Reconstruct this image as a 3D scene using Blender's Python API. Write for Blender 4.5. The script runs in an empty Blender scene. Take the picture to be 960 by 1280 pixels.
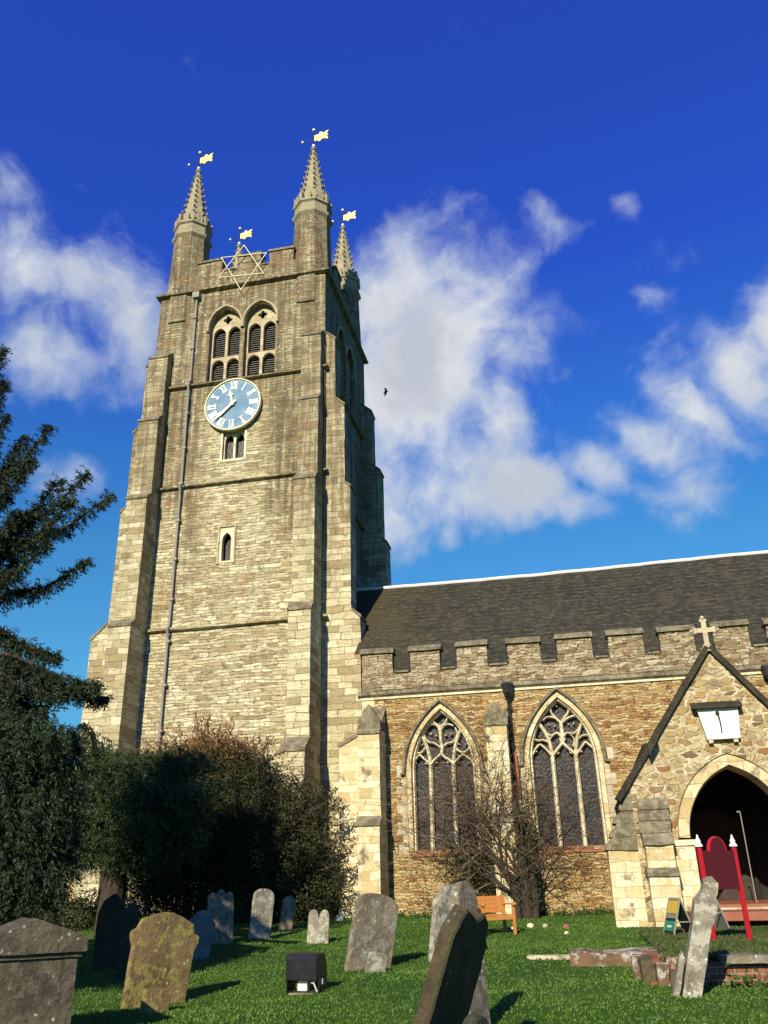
import bpy, bmesh, math, random
import numpy as np
from math import sin, cos, pi, radians, sqrt, atan2
from mathutils import Vector, Matrix, noise
from mathutils.geometry import tessellate_polygon

random.seed(7); rng = np.random.default_rng(7)
sc = bpy.context.scene
COL = bpy.data.collections.new('churchyard_scene'); sc.collection.children.link(COL)

# ------------------------------------------------------------------ camera
F0, PITCH, YAW, ROLL = 1050.0, radians(23.9), radians(11.72), radians(1.46)
EYE = Vector((0, 0, 1.6))
cF = Vector((-sin(YAW)*cos(PITCH), cos(YAW)*cos(PITCH), sin(PITCH)))
cR0 = Vector((cos(YAW), sin(YAW), 0)); cU0 = cR0.cross(cF)
cR = cR0*cos(ROLL) - cU0*sin(ROLL); cU = cU0*cos(ROLL) + cR0*sin(ROLL)
cam = bpy.data.cameras.new('camera'); camo = bpy.data.objects.new('camera', cam)
COL.objects.link(camo); sc.camera = camo
cam.sensor_fit = 'VERTICAL'; cam.sensor_height = 36; cam.lens = 36*F0/1280
cam.clip_start = 0.05; cam.clip_end = 6000
M = Matrix((cR, cU, -cF)).transposed().to_4x4(); M.translation = EYE; camo.matrix_world = M

def ray(x, y): return cF*F0 + cR*(x-480) - cU*(y-640)
def onY(x, y, Y):
    d = ray(x, y); return EYE + d*(Y/d.y)

# ------------------------------------------------------------------ light
AZ, EL = radians(8), radians(29)
sc.cycles.diffuse_bounces = 2; sc.cycles.max_bounces = 6
sd = Vector((sin(AZ)*cos(EL), cos(AZ)*cos(EL), -sin(EL)))
sun = bpy.data.lights.new('sun', 'SUN'); suno = bpy.data.objects.new('sun', sun); COL.objects.link(suno)
sun.energy = 5.0; sun.angle = radians(0.5); sun.color = (1, .89, .68)
suno.rotation_euler = sd.to_track_quat('-Z', 'Y').to_euler(); suno.location = (-5, -10, 30)
sc.view_settings.view_transform = 'Standard'; sc.view_settings.look = 'None'
sc.view_settings.gamma = 1; sc.view_settings.exposure = 0.52; sc.view_settings.use_curve_mapping = False

# ------------------------------------------------------------------ node helper
class NT:
    def __init__(s, tree):
        s.t = tree; s.n = tree.nodes; s.l = tree.links; s.n.clear()
    def set(s, sock, v):
        if isinstance(v, bpy.types.NodeSocket): s.l.new(v, sock)
        elif isinstance(v, (tuple, list, Vector)):
            v = tuple(v)
            if sock.type == 'RGBA' and len(v) == 3: v = v+(1,)
            sock.default_value = v
        else: sock.default_value = v
    def node(s, typ, ins=None, **props):
        nd = s.n.new(typ)
        for k, v in props.items(): setattr(nd, k, v)
        for k, v in (ins or {}).items(): s.set(nd.inputs[k], v)
        return nd
    def m(s, op, a, b=0.0, c=0.0, clamp=False):
        return s.node('ShaderNodeMath', {0: a, 1: b, 2: c}, operation=op, use_clamp=clamp).outputs[0]
    def add(s, a, b): return s.m('ADD', a, b)
    def mul(s, a, b): return s.m('MULTIPLY', a, b)
    def vm(s, op, a, b=(0, 0, 0), out=0):
        return s.node('ShaderNodeVectorMath', {0: a, 1: b}, operation=op).outputs[out]
    def mix(s, f, a, b, blend='MIX'):
        nd = s.n.new('ShaderNodeMix'); nd.data_type = 'RGBA'; nd.blend_type = blend
        s.set(nd.inputs[0], f); s.set(nd.inputs[6], a); s.set(nd.inputs[7], b); return nd.outputs[2]
    def ss(s, v, a, b, lo=0.0, hi=1.0):
        return s.node('ShaderNodeMapRange', {'Value': v, 'From Min': a, 'From Max': b, 'To Min': lo, 'To Max': hi}, interpolation_type='SMOOTHSTEP').outputs[0]
    def noise(s, vec, scale, detail=4.0, rough=.55, out='Fac', dist=0.0):
        return s.node('ShaderNodeTexNoise', {'Vector': vec, 'Scale': scale, 'Detail': detail, 'Roughness': rough, 'Distortion': dist}).outputs[out]
    def ramp(s, f, stops, interp='LINEAR'):
        nd = s.node('ShaderNodeValToRGB', {'Fac': f}); cr = nd.color_ramp; cr.interpolation = interp
        while len(cr.elements) < len(stops): cr.elements.new(.5)
        for e, (p, c) in zip(cr.elements, stops): e.position = p; e.color = tuple(c)+(1,)
        return nd.outputs[0]
    def sep(s, v):
        nd = s.node('ShaderNodeSeparateXYZ', {0: v}); return nd.outputs
    def comb(s, x, y, z=0.0): return s.node('ShaderNodeCombineXYZ', {0: x, 1: y, 2: z}).outputs[0]
    def bump(s, h, strength=.5, dist=.02, normal=None):
        ins = {'Height': h, 'Strength': strength, 'Distance': dist}
        if normal is not None: ins['Normal'] = normal
        return s.node('ShaderNodeBump', ins).outputs[0]

def mat(name):
    m = bpy.data.materials.new(name); m.use_nodes = True; t = NT(m.node_tree); return m, t
def finish(t, col, rough=.9, normal=None, spec=.3, metal=0.0, trans=None):
    trans = None
    ins = {'Base Color': col, 'Roughness': rough, 'Specular IOR Level': spec, 'Metallic': metal}
    if normal is not None: ins['Normal'] = normal
    b = t.node('ShaderNodeBsdfPrincipled', ins)
    o = t.node('ShaderNodeOutputMaterial'); sh = b.outputs[0]
    if trans is not None:
        tr = t.node('ShaderNodeBsdfTranslucent', {'Color': trans})
        sh = t.node('ShaderNodeMixShader', {0: .3, 1: sh, 2: tr.outputs[0]}).outputs[0]
    t.l.new(sh, o.inputs['Surface'])
def gpos(t): return t.node('ShaderNodeNewGeometry').outputs['Position']
def opos(t): return t.node('ShaderNodeTexCoord').outputs['Object']
def wall_uv(t):
    P = gpos(t); x, y, z = t.sep(P)
    return P, x, y, z, t.add(x, y)

def plain(name, col, rough=.6, metal=0.0, var=.15, scale=6, spec=.4, bumpy=.0):
    m, t = mat(name); p = opos(t); n = t.noise(p, scale, 5)
    n2 = t.noise(p, scale*9, 3)
    c = t.mix(t.mul(n, var*2), col, tuple(x*.55 for x in col))
    c = t.mix(t.ss(n2, .6, .75, 0, var), c, tuple(min(1, x*1.5+.03) for x in col))
    nm = t.bump(t.add(n, t.mul(n2, .3)), bumpy, .01) if bumpy else None
    finish(t, c, t.ss(n, .3, .7, rough*.85, min(1, rough*1.15)), nm, spec, metal); return m

def tower_stone(nm='grey_ragstone_ashlar', bw_=.44, rh_=.135, dirtamt=.86, fineamt=.75):
    m, t = mat(nm); P, x, y, z, u = wall_uv(t)
    w1 = t.noise(t.comb(t.mul(u, .25), t.mul(z, 1.1)), 1.0, 3); w2 = t.noise(P, 2.2, 3); w3 = t.noise(P, 9, 2)
    v2 = t.add(t.add(z, t.mul(w1, .5)), t.add(t.mul(w2, .07), t.mul(w3, .03)))
    u2 = t.add(u, t.mul(w2, .25))
    def br(bw, rh, mo):
        return t.node('ShaderNodeTexBrick', {'Vector': t.comb(u2, v2), 'Color1': (0, 0, 0), 'Color2': (1, 1, 1), 'Mortar': (.5, .5, .5),
            'Scale': 1.0, 'Mortar Size': mo, 'Mortar Smooth': .3, 'Bias': 0.0, 'Brick Width': bw, 'Row Height': rh}, offset=.43, squash=1.7, squash_frequency=3)
    b = br(bw_, rh_, .012); b2 = br(1.15, .34, .01)
    col = t.ramp(b.outputs[0], [(0, (.29, .23, .12)), (.25, (.46, .40, .235)), (.55, (.58, .515, .315)), (.8, (.68, .62, .41)), (1, (.33, .255, .12))])
    col = t.mix(t.ss(t.sep(b2.outputs[0])[0], .80, .97, 0, .45), col, (.33, .24, .14))
    grain = t.noise(P, 14, 6, .7)
    col = t.mix(t.ss(grain, .42, .7, 0, .45), col, (.25, .215, .15))
    # weathered dark upper stages
    big = t.noise(t.comb(t.mul(u, 1.3), t.mul(z, .5)), .55, 7, .68)
    hz = t.ss(z, 9, 24, -.17, .24)
    dirt = t.ss(t.add(big, hz), .37, .62)
    # bleached run-off below the clock
    run = t.mul(t.ss(t.m('ABSOLUTE', t.add(x, 12.9)), 1.0, 1.9, 1, 0), t.mul(t.ss(z, 12, 16), t.ss(z, 20.5, 22, 1, 0)))
    dirt = t.m('SUBTRACT', dirt, t.mul(run, .85), clamp=True)
    streak = t.noise(t.comb(t.mul(u, 5.0), t.mul(z, .22)), 1.0, 4)
    dirt = t.mul(dirt, t.ss(streak, .30, .6, .30, 1.0))
    col = t.mix(t.mul(dirt, dirtamt), col, t.mix(t.ss(t.noise(P, 2.5, 4), .4, .6), (.075, .060, .036), (.17, .118, .058)))
    fine = t.noise(t.comb(t.mul(u, 3.0), t.mul(v2, 16.0)), 1.0, 4, .7)
    col = t.mix(t.ss(fine, .50, .60, 0, fineamt), col, (.10, .08, .048))
    mort = b.outputs['Fac']
    col = t.mix(t.mul(mort, t.ss(w2, .35, .65, .3, .9)), col, (.13, .11, .075))
    vo = t.node('ShaderNodeTexVoronoi', {'Vector': P, 'Scale': 5.5, 'Randomness': 1.0}); ln = t.noise(P, 1.1, 3)
    lich = t.mul(t.ss(t.add(vo.outputs['Distance'], t.mul(t.noise(P, 25, 2), .14)), .22, .32, 1, 0), t.mul(t.ss(t.noise(P, 2.4, 3), .50, .60), t.ss(z, 11, 24, .3, 1.0)))
    col = t.mix(t.mul(lich, .85), col, (.62, .59, .50))
    orl = t.mul(t.ss(t.noise(P, .8, 4), .60, .72), .5)
    col = t.mix(orl, col, (.30, .17, .07))
    h = t.add(t.mul(mort, -1.0), t.add(t.mul(grain, .9), t.mul(fine, .9)))
    h = t.add(h, t.mul(t.sep(b.outputs[0])[0], .5))
    finish(t, col, .93, t.bump(h, .9, .035), .15); return m

def rubble(name, bw, rh, stops, mortar, mo_amt, dirtcol=(.10, .07, .035), big_amt=.5):
    """roughly coursed rubble: two brick fields of different gauge, strongly warped, swapped in patches"""
    m, t = mat(name); P, x, y, z, u = wall_uv(t)
    w1 = t.m('SUBTRACT', t.noise(P, .9, 3), .5); w2 = t.m('SUBTRACT', t.noise(P, 3.1, 3), .5); w3 = t.m('SUBTRACT', t.noise(t.vm('ADD', P, (7, 7, 7)), 8.0, 3), .5)
    v2 = t.add(z, t.add(t.mul(w1, .35), t.add(t.mul(w2, .16), t.mul(w3, .075)))); u2 = t.add(u, t.add(t.mul(w2, .5), t.mul(w3, .16)))
    def br(a, b, o, sq):
        return t.node('ShaderNodeTexBrick', {'Vector': t.comb(u2, v2), 'Color1': (0, 0, 0), 'Color2': (1, 1, 1), 'Mortar': (.5, .5, .5), 'Scale': 1.0, 'Mortar Size': rh*.11,
            'Mortar Smooth': .6, 'Bias': 0.0, 'Brick Width': a, 'Row Height': b}, offset=o, squash=sq, squash_frequency=3)
    A = br(bw, rh, .41, 1.6); B = br(bw*1.55, rh*1.9, .53, 1.4)
    sw = t.ss(t.noise(t.comb(t.mul(u, 1.5), t.mul(z, 3.0)), 1.0, 2), .56, .58, 0, 1.0 if big_amt else 0)
    rnd = t.sep(t.mix(sw, A.outputs[0], B.outputs[0]))[0]; mo = t.sep(t.mix(sw, A.outputs['Fac'], B.outputs['Fac']))[0]
    big = t.noise(P, .5, 4)
    col = t.ramp(t.add(t.mul(rnd, .72), t.mul(big, .34)), stops)
    grain = t.noise(P, 15, 6, .7); g2 = t.noise(t.comb(t.mul(u, 9.0), t.mul(z, 30.0)), 1.0, 4, .7)
    col = t.mix(t.ss(grain, .46, .66, 0, .6), col, dirtcol); col = t.mix(t.ss(g2, .58, .74, 0, .5), col, (.70, .62, .40))
    rust = t.mul(t.ss(t.noise(t.comb(t.mul(u, 2.6), t.mul(z, 7.0)), 1.0, 3), .56, .64), .7); col = t.mix(rust, col, t.mix(t.ss(rnd, .4, .6), (.24, .095, .035), (.10, .05, .028)))
    mcol = t.mix(t.ss(t.noise(P, 4, 4), .42, .58), mortar, tuple(c*.16 for c in mortar))
    col = t.mix(t.mul(mo, mo_amt), col, mcol)
    crev = t.mul(t.ss(t.noise(P, 6.5, 3), .50, .60), t.ss(mo, .25, .8)); col = t.mix(t.mul(crev, .9), col, (.03, .022, .012))
    h = t.add(t.mul(mo, -1.0), t.add(t.mul(grain, .8), t.add(t.mul(rnd, .8), t.mul(g2, .4))))
    finish(t, col, .93, t.bump(h, 1.0, .06), .12); return m

def porch_rubble(name):
    m, t = mat(name); P, x, y, z, u = wall_uv(t)
    w = t.noise(P, 3.0, 4); w3 = t.noise(P, 11.0, 3)
    vec = t.comb(t.add(t.mul(u, 3.4), t.add(t.mul(w, .8), t.mul(w3, .22))), t.add(t.mul(z, 6.4), t.add(t.mul(w, .9), t.mul(w3, .25))))
    a = t.node('ShaderNodeTexVoronoi', {'Vector': vec, 'Scale': 1.0, 'Randomness': .95}, voronoi_dimensions='2D'); e = t.node('ShaderNodeTexVoronoi', {'Vector': vec, 'Scale': 1.0, 'Randomness': .95}, voronoi_dimensions='2D', feature='DISTANCE_TO_EDGE')
    r = t.sep(a.outputs['Color'])
    grain = t.noise(P, 17, 6, .7)
    col = t.ramp(r[0], [(0, (.50, .40, .22)), (.3, (.38, .25, .09)), (.45, (.56, .47, .27)), (.6, (.27, .14, .05)), (.75, (.48, .36, .17)), (.9, (.17, .10, .055)), (1, (.36, .30, .19))])
    col = t.mix(t.ss(grain, .45, .7, 0, .5), col, (.10, .07, .04))
    th = t.add(.05, t.mul(r[1], .24))
    ed = t.add(e.outputs['Distance'], t.mul(t.m('SUBTRACT', grain, .5), .16))
    mo = t.ss(t.m('SUBTRACT', ed, th), -.03, .04, 1, 0)
    mcol = t.mix(t.ss(t.noise(P, 5, 5), .36, .60), (.58, .50, .33), (.34, .27, .15)); mcol = t.mix(t.ss(t.noise(P, 23, 4), .58, .68, 0, .8), mcol, (.16, .12, .07))
    col = t.mix(mo, col, mcol)
    h = t.add(t.mul(mo, -.8), t.add(t.mul(grain, .8), t.mul(r[2], .6)))
    finish(t, col, .93, t.bump(h, 1.0, .045), .12); return m

def ashlar(name, c1, c2, c3, bw=.42, rh=.27, scale=1.0, lich=.6, dark=.3):
    m, t = mat(name); P, x, y, z, u = wall_uv(t)
    w = t.noise(P, 3, 2)
    b = t.node('ShaderNodeTexBrick', {'Vector': t.comb(t.add(u, t.mul(w, .35)), t.add(z, t.add(t.mul(w, .10), t.mul(t.noise(t.comb(0.0, t.mul(z, 1.3)), 1.0, 2), .5)))), 'Color1': (0, 0, 0), 'Color2': (1, 1, 1), 'Mortar': (.5, .5, .5),
        'Scale': scale, 'Mortar Size': .008, 'Mortar Smooth': .4, 'Bias': 0.0, 'Brick Width': bw, 'Row Height': rh}, offset=.5)
    col = t.ramp(b.outputs[0], [(0, c1), (.5, c2), (1, c3)])
    n = t.noise(P, 2.3, 6, .65); g = t.noise(P, 16, 6, .7)
    col = t.mix(t.ss(n, .50, .66, 0, .5), col, (.42, .28, .09))
    col = t.mix(t.ss(g, .5, .72, 0, dark), col, (.16, .13, .08))
    ol = t.mul(t.ss(t.noise(t.vm('ADD', P, (9, 3, 5)), 1.7, 5), .60, .68), dark*1.6)
    col = t.mix(ol, col, (.13, .11, .075))
    vo = t.node('ShaderNodeTexVoronoi', {'Vector': P, 'Scale': 5.0}).outputs['Distance']
    l = t.mul(t.ss(t.add(vo, t.mul(t.m('SUBTRACT', g, .5), .3)), .12, .26, 1, 0), t.ss(t.noise(P, 1.3, 2), .45, .6))
    col = t.mix(t.mul(l, lich), col, (.66, .63, .54))
    col = t.mix(t.mul(b.outputs['Fac'], t.ss(n, .35, .6, .1, .6)), col, (.22, .18, .11))
    h = t.add(t.mul(b.outputs['Fac'], -.7), t.add(g, t.mul(n, .5)))
    finish(t, col, .92, t.bump(h, .75, .02), .15); return m

def lichen_stone(name, base, b2, l1, l2, amt=.5, streaks=.3, sc_=1.0):
    """headstones: object space so that every stone wears its own pattern"""
    m, t = mat(name); p0 = opos(t)
    oi = t.node('ShaderNodeObjectInfo').outputs['Random']
    p = t.vm('ADD', p0, t.comb(t.mul(oi, 37.0), t.mul(oi, 11.0), t.mul(oi, 5.0)))
    x, y, z = t.sep(p)
    n = t.noise(p, 2.6*sc_, 6, .6); g = t.noise(p, 22*sc_, 5, .7); g2 = t.noise(p, 7*sc_, 5, .65)
    col = t.mix(t.ss(n, .35, .65), base, b2)
    st = t.noise(t.comb(t.mul(x, 14.0), t.mul(y, 14.0), t.mul(z, 1.2)), 1.0, 4)
    col = t.mix(t.ss(st, .5, .75, 0, streaks), col, tuple(c*.35 for c in base))
    col = t.mix(t.ss(t.add(g2, t.mul(n, .25)), .60, .72, 0, amt), col, l1)
    vo = t.node('ShaderNodeTexVoronoi', {'Vector': p, 'Scale': 9.0*sc_}).outputs['Distance']
    sp = t.mul(t.ss(t.add(vo, t.mul(t.m('SUBTRACT', g, .5), .4)), .10, .22, 1, 0), t.ss(t.noise(p, 3.1, 2), .42, .58))
    col = t.mix(t.mul(sp, min(1, amt*1.5)), col, l2)
    col = t.mix(t.ss(g, .5, .75, 0, .45), col, tuple(c*.4 for c in base))
    edge = t.noise(p, 48*sc_, 3, .7); col = t.mix(t.ss(edge, .58, .70, 0, .55), col, tuple(c*.3 for c in base))
    finish(t, col, .93, t.bump(t.add(g, t.add(t.mul(g2, 1.2), t.add(t.mul(edge, .4), t.mul(sp, .4)))), 1.0, .02), .15); return m

def roof_tiles():
    m, t = mat('dark_clay_roof_tiles'); P, x, y, z, u = wall_uv(t)
    s = t.mul(z, 1.52); w = t.noise(P, 1.3, 3)
    b = t.node('ShaderNodeTexBrick', {'Vector': t.comb(t.add(x, t.mul(w, .03)), t.add(s, t.mul(w, .05))), 'Color1': (0, 0, 0), 'Color2': (1, 1, 1), 'Mortar': (0, 0, 0),
        'Scale': 1.0, 'Mortar Size': .008, 'Mortar Smooth': .1, 'Bias': 0.0, 'Brick Width': .18, 'Row Height': .115}, offset=.5)
    col = t.ramp(b.outputs[0], [(0, (.026, .026, .017)), (.4, (.040, .038, .025)), (.75, (.056, .050, .032)), (1, (.085, .072, .045))])
    mo = t.mul(t.ss(t.add(x, t.mul(t.noise(P, .5, 4), 5.0)), -6.5, -1.5, 1, 0), t.ss(t.noise(P, .9, 5), .3, .55))
    col = t.mix(t.mul(mo, .8), col, t.mix(t.noise(P, 4, 4), (.11, .075, .025), (.055, .045, .02)))
    n = t.noise(t.comb(t.mul(x, 1.4), t.mul(s, .4)), 1.0, 5)
    col = t.mix(t.ss(n, .52, .72, 0, .6), col, (.075, .062, .04))
    g = t.noise(P, 12, 4, .7); col = t.mix(t.ss(g, .62, .72, 0, .5), col, (.15, .14, .11))
    saw = t.m('FRACT', t.m('DIVIDE', t.add(s, t.mul(w, .05)), .115))
    col = t.mix(t.mul(b.outputs['Fac'], .7), col, (.015, .013, .01))
    h = t.add(t.mul(saw, -.9), t.add(t.mul(b.outputs['Fac'], -.8), t.mul(t.sep(b.outputs[0])[0], .6)))
    finish(t, col, .8, t.bump(h, .9, .025), .25); return m

def leaded_glass():
    m, t = mat('leaded_window_glass'); P, x, y, z, u = wall_uv(t)
    b = t.node('ShaderNodeTexBrick', {'Vector': t.comb(u, z), 'Color1': (0, 0, 0), 'Color2': (1, 1, 1), 'Mortar': (0, 0, 0), 'Scale': 1.0,
        'Mortar Size': .007, 'Brick Width': .11, 'Row Height': .13, 'Bias': 0.0}, offset=.0)
    r = t.node('ShaderNodeTexVoronoi', {'Vector': t.comb(u, z), 'Scale': 7.0}, voronoi_dimensions='2D').outputs['Color']
    c = t.ramp(t.sep(r)[0], [(0, (.010, .009, .009)), (.35, (.028, .014, .016)), (.6, (.012, .016, .022)), (.8, (.040, .020, .014)), (1, (.016, .024, .040))])
    c = t.mix(t.ss(t.noise(P, 5, 3), .62, .72, 0, .4), c, (.08, .10, .14))
    c = t.mix(t.mul(t.ss(t.sep(b.outputs[0])[0], .55, .9), .5), c, (.042, .042, .038))
    c = t.mix(t.mul(b.outputs['Fac'], .8), c, (.06, .05, .035))
    nm = t.bump(t.add(t.mul(b.outputs['Fac'], 1.0), t.add(t.mul(t.noise(P, 12, 2), 1.5), t.mul(t.sep(b.outputs[0])[0], 1.0))), .8, .012)
    finish(t, c, .35, nm, .22); return m

def grass_ground():
    m, t = mat('lawn_soil'); P = gpos(t); x, y, z = t.sep(P)
    n = t.noise(P, .5, 5); g = t.noise(P, 18, 6, .7); q = t.noise(P, 3, 4)
    c = t.mix(t.ss(n, .3, .7), (.032, .080, .010), (.062, .125, .016))
    c = t.mix(t.ss(g, .4, .7, 0, .7), c, (.022, .05, .008)); c = t.mix(t.ss(q, .6, .75, 0, .5), c, (.07, .095, .025))
    far = t.ss(y, 60, 160); c = t.mix(far, c, (.04, .055, .025))
    finish(t, c, .95, t.bump(g, .8, .03), .1); return m

def leaf(name, a, b, c, scale=1.3, top=None, trans=None):
    m, t = mat(name); P = gpos(t); n = t.noise(P, scale, 3); g = t.noise(P, scale*14, 3)
    col = t.mix(t.ss(n, .35, .65), a, b); col = t.mix(t.ss(g, .45, .7), col, c)
    if top:
        z = t.sep(P)[2]
        f = t.ss(t.add(z, t.mul(t.m('SUBTRACT', n, .5), 2.5)), top[0], top[1]); col = t.mix(t.mul(f, top[3]), col, top[2])
    finish(t, col, .6, None, .25, trans=trans or b); return m

def brick_mat():
    m, t = mat('old_red_brick'); P, x, y, z, u = wall_uv(t); w = t.noise(P, 6, 3)
    b = t.node('ShaderNodeTexBrick', {'Vector': t.comb(t.add(u, t.mul(w, .03)), t.add(z, t.mul(w, .03))), 'Color1': (0, 0, 0), 'Color2': (1, 1, 1), 'Mortar': (.5, .5, .5), 'Scale': 1.0,
        'Mortar Size': .008, 'Mortar Smooth': .3, 'Bias': 0.0, 'Brick Width': .23, 'Row Height': .078}, offset=.5)
    c = t.ramp(b.outputs[0], [(0, (.19, .055, .032)), (.5, (.28, .09, .05)), (1, (.22, .11, .07))])
    g = t.noise(P, 20, 5, .7); c = t.mix(t.ss(g, .5, .7, 0, .6), c, (.09, .05, .035))
    c = t.mix(t.ss(t.noise(P, 3, 4), .56, .68, 0, .7), c, (.10, .10, .05))
    c = t.mix(b.outputs['Fac'], c, (.30, .26, .19))
    finish(t, c, .92, t.bump(t.add(t.mul(b.outputs['Fac'], -1.0), g), .8, .015), .15); return m

MT = {}
MT['tower'] = tower_stone(); MT['ashlar_grey'] = tower_stone('buttress_ragstone_ashlar', .55, .27, .75, .38)
MT['aisle'] = rubble('golden_sandstone_rubble', .27, .085, [(0, (.24, .12, .045)), (.2, (.52, .40, .19)), (.36, (.38, .22, .075)), (.5, (.60, .48, .25)), (.62, (.42, .28, .10)), (.74, (.24, .11, .04)), (.86, (.58, .46, .25)), (1, (.11, .055, .028))], (.46, .37, .19), .75)
MT['porch'] = porch_rubble('mortared_random_rubble')
MT['parapet'] = rubble('parapet_rubble', .26, .10, [(0, (.34, .27, .15)), (.3, (.52, .45, .30)), (.5, (.27, .19, .09)), (.62, (.46, .39, .24)), (.8, (.19, .125, .06)), (1, (.50, .44, .30))], (.52, .46, .34), .8)
MT['ashlar'] = ashlar('cream_ashlar', (.46, .36, .17), (.60, .52, .31), (.68, .61, .42), .46, .25, 1.0, .8, .55)
MT['dressed'] = ashlar('dressed_limestone', (.62, .54, .34), (.66, .59, .40), (.68, .62, .44), .5, .35, 1.0, .35, .22)
MT['archstone'] = ashlar('weathered_arch_stone', (.44, .34, .17), (.55, .46, .27), (.62, .54, .35), .6, .4, 1.0, .5, .5)
MT['dressed_dim'] = ashlar('weathered_dressed_stone', (.34, .28, .17), (.42, .36, .24), (.50, .44, .31), .5, .35, 1.0, .25, .5)
MT['coping'] = lichen_stone('weathered_coping_stone', (.12, .10, .06), (.21, .18, .115), (.34, .31, .22), (.55, .52, .42), .4, .3)
MT['darkcoping'] = lichen_stone('dark_mossy_coping', (.032, .028, .02), (.055, .048, .032), (.10, .09, .06), (.22, .20, .15), .2, .3)
MT['spire'] = lichen_stone('pinnacle_stone', (.30, .265, .17), (.38, .34, .22), (.20, .165, .10), (.58, .54, .44), .45, .4)
MT['roof'] = roof_tiles()
MT['glass'] = leaded_glass()
MT['lawn'] = grass_ground()
MT['louvre'] = plain('weathered_louvre_slate', (.22, .21, .18), .8)
MT['lead'] = plain('grey_lead_pipe', (.24, .22, .19), .6)
MT['ridge'] = plain('pale_ridge_lead', (.66, .66, .64), .5)
MT['iron'] = plain('black_cast_iron', (.018, .018, .02), .45)
MT['rust'] = plain('orange_painted_pipe', (.45, .13, .05), .6, 0, .3)
MT['gold'] = plain('gilded_metal', (.95, .66, .22), .32, .55, .1)
MT['goldpaint'] = plain('gilded_paint', (.86, .76, .48), .5, 0, .08)
MT['clockblue'] = plain('clock_blue_enamel', (.045, .155, .26), .5, 0, .12, 2)
MT['vanegold'] = plain('bright_gilt_vane', (.92, .66, .20), .45, .2, .1)
MT['white'] = plain('white_paint', (.80, .78, .70), .5, 0, .06)
MT['sundial'] = plain('whitewashed_dial', (.80, .77, .66), .6, 0, .1, 3)
MT['red'] = plain('red_gloss_paint', (.42, .012, .02), .35, 0, .12)
MT['maroon'] = plain('maroon_board_paint', (.075, .006, .010), .5, 0, .12)
MT['orangewood'] = plain('varnished_orange_wood', (.50, .20, .045), .5, 0, .3, 9)
MT['plastic'] = plain('black_plastic', (.012, .012, .014), .4)
MT['wire'] = plain('grey_white_cable', (.55, .56, .58), .5)
MT['dark'] = plain('interior_shade_black', (.02, .017, .015), .95)  # near-black colour stands in for the shade of unlit interiors
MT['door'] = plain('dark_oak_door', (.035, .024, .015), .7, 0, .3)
MT['redtile'] = plain('red_quarry_tiles', (.30, .10, .055), .7, 0, .3, 5)
MT['brick'] = brick_mat()
MT['bark'] = plain('dark_bark', (.055, .042, .03), .95, 0, .4, 8, .2, .8)
MT['twig'] = plain('grey_brown_twigs', (.13, .095, .06), .9, 0, .3, 5, .2)
MT['yew'] = leaf('yew_needles', (.018, .034, .012), (.035, .06, .016), (.05, .075, .02), 1.1)
MT['conifer'] = leaf('conifer_needles', (.014, .026, .012), (.024, .04, .015), (.034, .052, .018), 1.6)
MT['bush'] = leaf('hawthorn_leaves', (.024, .032, .011), (.04, .048, .014), (.05, .045, .018), 1.2, top=(4.9, 6.2, (.27, .13, .045), .95))
MT['shrubleaf'] = leaf('dry_shrub_leaves', (.07, .05, .025), (.12, .06, .025), (.05, .055, .02), 2.0)
MT['blade'] = leaf('grass_blades', (.030, .080, .010), (.075, .145, .016), (.10, .15, .03), .55)
MT['weed'] = leaf('weed_leaves', (.03, .07, .012), (.06, .12, .02), (.03, .05, .015), 3.0)
MT['g_ochre'] = lichen_stone('ochre_sandstone_headstone', (.22, .15, .07), (.12, .08, .042), (.36, .33, .08), (.42, .40, .20), .5, .6)
MT['g_grey'] = lichen_stone('grey_lichened_headstone', (.23, .19, .13), (.15, .12, .08), (.33, .32, .27), (.58, .57, .50), .6, .85)
MT['g_blue'] = lichen_stone('blue_grey_headstone', (.15, .165, .165), (.20, .21, .20), (.27, .29, .27), (.40, .42, .40), .4, .3)
MT['g_pale'] = lichen_stone('pale_headstone', (.30, .275, .21), (.17, .15, .11), (.50, .48, .38), (.66, .65, .58), .65, .8)
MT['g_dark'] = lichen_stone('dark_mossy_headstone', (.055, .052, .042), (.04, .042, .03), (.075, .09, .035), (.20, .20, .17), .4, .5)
MT['g_brown'] = lichen_stone('brown_weathered_slab', (.13, .095, .06), (.09, .075, .045), (.10, .115, .04), (.42, .40, .34), .4, .5)
MT['ledge'] = lichen_stone('crumbling_ledge_stone', (.19, .115, .065), (.12, .075, .045), (.50, .48, .42), (.60, .58, .5), .75, .2, .6)
MT['g_slab'] = lichen_stone('dark_brown_leaning_slab', (.10, .07, .042), (.055, .045, .03), (.07, .085, .03), (.36, .34, .28), .4, .7)
MT['g_tomb'] = lichen_stone('tomb_grey_stone', (.12, .10, .07), (.06, .05, .036), (.16, .145, .10), (.50, .48, .40), .5, 1.0)
MT['mosslawn'] = leaf('mossy_bank_grass', (.035, .06, .012), (.06, .085, .02), (.09, .085, .035), 1.3)
MT['paper'] = plain('printed_poster_white', (.7, .7, .66), .5, 0, .05)
MT['pgreen'] = plain('printed_poster_green', (.02, .25, .12), .5, 0, .1)
MT['pyellow'] = plain('printed_poster_yellow', (.62, .42, .06), .5, 0, .1)
MT['hroof'] = plain('red_clay_house_roof', (.30, .11, .07), .8, 0, .3, 3)

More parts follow.
